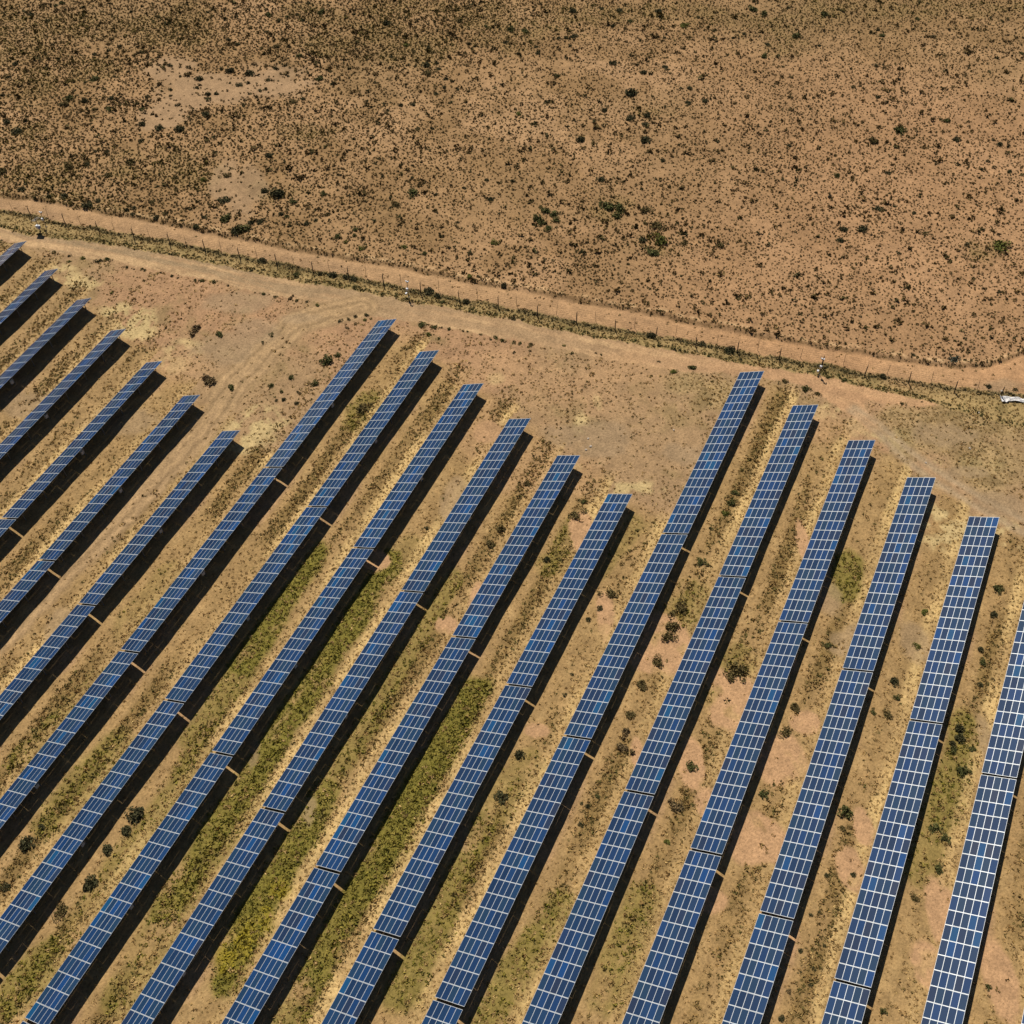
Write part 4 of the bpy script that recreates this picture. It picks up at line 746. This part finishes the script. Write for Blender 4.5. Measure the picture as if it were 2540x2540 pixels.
def leafcloud(n, rs, size, flat=.75, lumps=5):
    """leaf quads scattered through a lumpy dome of radius 1"""
    cs = np.c_[rs.normal(0, .38, lumps), rs.normal(0, .38, lumps), rs.uniform(.15, .45, lumps)]
    cs[0] = 0, 0, .35
    rad = rs.uniform(.35, .62, lumps); rad[0] = .66
    k = rs.integers(0, lumps, n)
    d = rs.normal(size=(n, 3)); d /= np.linalg.norm(d, axis=1)[:, None]
    rr = rs.uniform(.45, 1.0, n) ** .5
    p = cs[k] + d * (rad[k] * rr)[:, None]
    p[:, 2] = np.abs(p[:, 2]) * flat
    a = rs.normal(size=(n, 3)); a /= np.linalg.norm(a, axis=1)[:, None]
    b = np.cross(a, rs.normal(size=(n, 3))); b /= np.linalg.norm(b, axis=1)[:, None]
    s = (size * rs.uniform(.6, 1.3, n))[:, None]
    V = np.stack([p - a * s, p + b * s * .55, p + a * s, p - b * s * .55], 1).reshape(-1, 3)
    Fq = np.arange(4 * n).reshape(n, 4)
    h = np.clip(p[:, 2] / .7, 0, 1)
    tv = rs.uniform(.72, 1.3, n)
    return V, Fq, np.repeat(tv, 4)


m_fol = attr_mat('shrub_foliage', .85, fine=False)
m_twig = plain('shrub_twigs', (0.09, 0.06, 0.04), .9, 0, .2)
protos = {}
for key, col in FOL.items():
    for v_ in range(4):
        rs = np.random.default_rng(100 + v_ * 7 + ord(key))
        V, Fq, tv = leafcloud(340, rs, .155, .8, 5 + v_)
        tint = np.array(col)[None] * tv[:, None] * (1 + rs.normal(0, .05, (len(tv), 3)))
        protos[key, v_] = mesh_np('foliage', V, Fq, 4, np.clip(tint, 0, 1), m_fol, link=False)
q = MB()
for k in range(6):
    t_ = k * 1.05
    q.tube((0, 0, -.1), (.5 * math.cos(t_), .5 * math.sin(t_), .42), .05, .015, 5)
me_twig = q.mesh('stem', [m_twig])

bush = F['bush']
bush = sorted(bush, key=lambda b: -b[2] / (CAM - Vector((b[0], b[1], 0))).length)
ZW = {'veld': 'bush on open veld', 'road': 'bush beside the dirt road', 'fence': 'bush by the fence', 'array': 'bush between the panel rows'}
GW = {'veld': 'shrubs scattered over the open veld', 'road': 'shrubs lining the dirt road', 'fence': 'shrubs along the fence line', 'array': 'shrubs growing on the solar site'}
for (x, y, r, c, zn) in bush[:296]:
    px, py = where(x, y)
    lab = '%s %s, %.1f percent across, %.1f percent down' % (WORD[c], ZW[zn], px, py)
    T = thing('shrub', lab, 'shrub', (x, y, float(gh(x, y)[0]) - .05), (0, 0, random.uniform(0, 6.28)), GW[zn])
    k = r * (.98 if zn == 'veld' else 1.05)
    if zn == 'array' and r > 3.2:
        k = 3.0
    if zn == 'veld':
        k = min(k, 1.9)
        if py < 6:
            k = min(k * .75, 1.3)
    T.scale = (k * random.uniform(.92, 1.12), k * random.uniform(.85, 1.05), k * random.uniform(.75, 1.0))
    part('foliage', protos[c, random.randrange(4)], T)
    part('stem', me_twig, T)

# countless low plants --------------------------------------------------------
m_stuff = attr_mat('small_plant_foliage', .9, fine=False)


def scatter(step, x0, x1, y0, y1, seed, jit=.95):
    rs = np.random.default_rng(seed)
    X, Y = np.meshgrid(np.arange(x0, x1, step), np.arange(y0, y1, step), indexing='ij')
    X = X.ravel() + rs.uniform(-.5, .5, X.size) * step * jit
    Y = Y.ravel() + rs.uniform(-.5, .5, Y.size) * step * jit
    px, py = project_np(X, Y, zt(X, Y))
    k = inview(px, py, 5.0)
    return X[k], Y[k], rs


def clumps(name, X, Y, R, H, col, nl, rs, leaf=.75, label=None, cat=None, upr=0.0):
    """one mesh of small leafy clumps, nl triangles each"""
    n = len(X)
    Z = gh(X, Y)
    d = rs.normal(size=(n, nl, 3)); d /= np.linalg.norm(d, axis=2)[..., None]
    d[..., 2] = np.abs(d[..., 2])
    p = d * rs.uniform(.35, .95, (n, nl, 1)) * np.stack([R, R, H], -1)[:, None, :]
    p = p + np.stack([X, Y, Z - .02], -1)[:, None, :]
    a = rs.normal(size=(n, nl, 3)); a[..., 2] += upr; a /= np.linalg.norm(a, axis=2)[..., None]
    b = np.cross(a, rs.normal(size=(n, nl, 3))); b /= np.linalg.norm(b, axis=2)[..., None]
    s = (R[:, None] * leaf * rs.uniform(.6, 1.25, (n, nl)))[..., None]
    V = np.stack([p - a * s * .6 - b * s * .5, p - a * s * .6 + b * s * .5, p + a * s], 2).reshape(-1, 3)
    tint = col[:, None, :] * np.array([1.06, 1.03, .86]) * rs.uniform(.75, 1.28, (n, nl, 1))
    tint = np.repeat(tint.reshape(-1, 3), 3, 0)
    Fc = np.arange(len(V)).reshape(-1, 3)
    o = mesh_np(name, V, Fc, 3, np.clip(tint, 0, 1), m_stuff)
    o['kind'] = 'stuff'
    o['label'] = label
    o['category'] = cat
    return o


# minor bushes of the list that are past the first 296
mx = np.array([b[0] for b in bush[296:]]); my = np.array([b[1] for b in bush[296:]]); mr_ = np.array([b[2] for b in bush[296:]])
mc = np.array([FOL[b[3]] for b in bush[296:]])
Vs, Fs, Ts, off_ = [], [], [], 0
for b_ in bush[296:]:
    rs = np.random.default_rng(int(abs(b_[0] * 91 + b_[1] * 17)))
    V, Fq, tv = leafcloud(130, rs, .21, .8, 5)
    V = V * b_[2] * 1.0 + np.array([b_[0], b_[1], float(gh(b_[0], b_[1])[0]) - .05])
    Vs.append(V); Fs.append(Fq + off_); off_ += len(V); Ts.append(np.clip(np.array(FOL[b_[3]])[None] * tv[:, None], 0, 1))
o = mesh_np('small_shrubs', np.concatenate(Vs), np.concatenate(Fs), 4, np.concatenate(Ts), m_fol)
o['kind'] = 'stuff'; o['label'] = 'smaller rounded shrubs along the roadside and among the larger bushes'; o['category'] = 'shrubs'

# 1. veld bushes
X, Y, rs = scatter(.70, -10, 210, -260, 90, 11)
z, wx, wy = zones(X, Y)
pk = np.maximum(blob('pink', X, Y), blob('grey', X, Y) * .95)
ol = blob('olive', X, Y, .8, .6)
dn_ = fbm(X, Y, 14, 21)
dn2 = fbm(X, Y, 4, 22)
keep = z['veld'] & (rs.uniform(size=X.size) < np.clip(.46 + .9 * (dn2 - .35) + .5 * (dn_ - .4) + .45 * ol, 0.08, .97) * (1 - .86 * pk))
X, Y, ol, dn_ = X[keep], Y[keep], ol[keep], dn_[keep]
n = len(X)
west = sstep(-110, -20, Y)
big = rs.uniform(size=n)
R = rs.uniform(.16, .29, n) * (1 + .30 * west) + (big > .86) * rs.uniform(.05, .28, n) + (big > .975) * rs.uniform(.1, .4, n)
base = np.array([[0.100, 0.068, 0.028], [0.135, 0.090, 0.038], [0.085, 0.068, 0.026], [0.18, 0.12, 0.052], [0.060, 0.055, 0.024]])
kk = rs.choice(5, n, p=[.34, .25, .19, .10, .12])
col = base[kk]
col = np.where(((rs.uniform(size=n) < ol * .8))[:, None], np.array([0.115, 0.086, 0.026]), col)
thick = sstep(.60, .72, fbm(X, Y, 7., 26))
R = R * (1 + .55 * thick * rs.uniform(0, 1, n))
print('veld', n)
clumps('veld_scrub', X, Y, R, R * 1.05, col, 12, rs, .66,
       'countless low brown scrub bushes dotting the dry veld beyond the track', 'scrub')

# 2. dry tufts of the veld, paler
X, Y, rs = scatter(1.0, -10, 200, -260, 90, 12)
z, wx, wy = zones(X, Y)
pk = np.maximum(blob('pink', X, Y), blob('grey', X, Y))
west = sstep(-130, 0, Y)
keep = z['veld'] & (rs.uniform(size=X.size) < (.22 + .5 * west * fbm(X, Y, 6, 25)) * (1 - .95 * pk))
X, Y = X[keep], Y[keep]; n = len(X)
R = rs.uniform(.16, .36, n)
col = np.array([[0.33, 0.24, 0.13], [0.25, 0.17, 0.085], [0.20, 0.15, 0.06]])[rs.integers(0, 3, n)]
print('tufts', n)
clumps('veld_grass', X, Y, R, R * .7, col, 8, rs, .7, 'pale dry grass tufts between the bushes of the veld', 'dry grass', 1.0)

# 3. plants of the solar site
X, Y, rs = scatter(.56, -165, 70, -262, 20, 13)
z, wx, wy = zones(X, Y)
n2 = fbm(X, Y, 9.0, 2); n3 = fbm(X * .35, Y, 2.4, 77)
i, u, top = rowinfo(X, Y + 1.2 * (n2 - .5))
ureal = (-Y / P) % 1
inarr = (X < top + 1) & (Y < -P * .6)
pk = np.maximum(blob('pink', X, Y, .45, .14), blob('grey', X, Y, .7, .3) * .8)
gr = green(X, Y) * sstep(.38, .47, u)
yl = blob('yellow', X, Y, .7, .5)
cv = sstep(4.6, 3.0, dline(F['curve'], wx, wy)); rt = np.zeros(len(X))
for ln in F['ruts']:
    rt = np.maximum(rt, sstep(1.3, .8, dline(ln, X, Y)))
weed = sstep(.56, .67, u + .16 * (fbm(X * .5, Y, 6., 94) - .5)) * sstep(.92, .82, u) * (.25 + .75 * sstep(.38, .55, fbm(X * .5, Y, 16., 93)))
straw = sstep(.80, .88, u)
prob = np.where(inarr, .26 + .62 * weed * sstep(.30, .5, n2 * .6 + n3 * .4) + .55 * straw, .20 + .35 * sstep(.5, .65, n3))
prob = np.maximum(prob, gr * 1.0)
prob = np.maximum(prob, blob('rough', X, Y, .5, .4) * .7)
prob = prob * (1 - .94 * pk) * (1 - .85 * cv) * (1 - .8 * rt)
prob = np.where(inarr & (ureal > .02) & (ureal < .40), .05, prob)
site = z['site'] & ~z['iroad']
keep = site & (rs.uniform(size=X.size) < prob)
X, Y, u, n2, n3, gr, yl, weed, straw, inarr = [q_[keep] for q_ in (X, Y, u, n2, n3, gr, yl, weed, straw, inarr)]
n = len(X)
rnd = rs.uniform(size=n)
col = np.array([[0.49, 0.345, 0.165], [0.40, 0.27, 0.13], [0.31, 0.20, 0.09]])[rs.integers(0, 3, n)]
wd = np.array([[0.25, 0.172, 0.07], [0.19, 0.135, 0.054], [0.31, 0.20, 0.085], [0.135, 0.112, 0.040]])[rs.integers(0, 4, n)]
col = np.where((rnd < np.where(inarr, weed * .9, .55))[:, None], wd, col)
gc = np.array([[0.18, 0.158, 0.030], [0.215, 0.18, 0.038], [0.145, 0.135, 0.028], [0.28, 0.225, 0.06]])[rs.integers(0, 4, n)]
col = np.where((rs.uniform(size=n) < gr * .9 * (1 - .6 * straw))[:, None], gc, col)
col = np.where((rs.uniform(size=n) < yl * .7)[:, None], np.array([0.29, 0.235, 0.03]), col)
R = rs.uniform(.18, .36, n) * (1 + .5 * weed + .45 * gr)
print('site', n)
clumps('site_weeds', X, Y, R, R * .5, col, 11, rs, .55, 'dry grass and weeds covering the lanes between the panel rows', 'weeds', .8)

# 4. rank growth along the fence
X, Y, rs = scatter(.45, -10, 60, -262, 30, 14)
z, wx, wy = zones(X, Y)
dk = lx('dark', wy)
dl = np.exp(-((wx - dk) / .8) ** 2)
sb = lx('strip_bot', wy)
edge = np.exp(-((wx - sb - .7) / .7) ** 2)
ot = lx('outer_top', wy)
bank = np.exp(-((wx - ot - .8) / .6) ** 2)
keep = (z['strip'] & (rs.uniform(size=X.size) < .45 + .5 * dl + .3 * edge)) | (rs.uniform(size=X.size) < bank * .45) | \
       (z['otrack'] & (rs.uniform(size=X.size) < .035))
X, Y, dl, edge, bank = X[keep], Y[keep], dl[keep], edge[keep], bank[keep]
n = len(X)
col = np.array([[0.37, 0.258, 0.12], [0.27, 0.185, 0.08], [0.16, 0.13, 0.05], [0.43, 0.30, 0.145]])[rs.integers(0, 4, n)]
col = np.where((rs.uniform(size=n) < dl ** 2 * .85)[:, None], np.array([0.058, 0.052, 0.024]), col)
col = np.where((rs.uniform(size=n) < edge * .6)[:, None], np.array([0.105, 0.098, 0.036]), col)
col = np.where((rs.uniform(size=n) < bank * .8)[:, None], np.array([0.22, 0.145, 0.065]), col)
R = rs.uniform(.17, .36, n) * (1 + .4 * edge + .2 * dl)
print('fence', n)
clumps('fence_line_growth', X, Y, R, R * .8, col, 10, rs, .6, 'rank dry grass and weeds growing along the fence line and track bank', 'grass', .8)
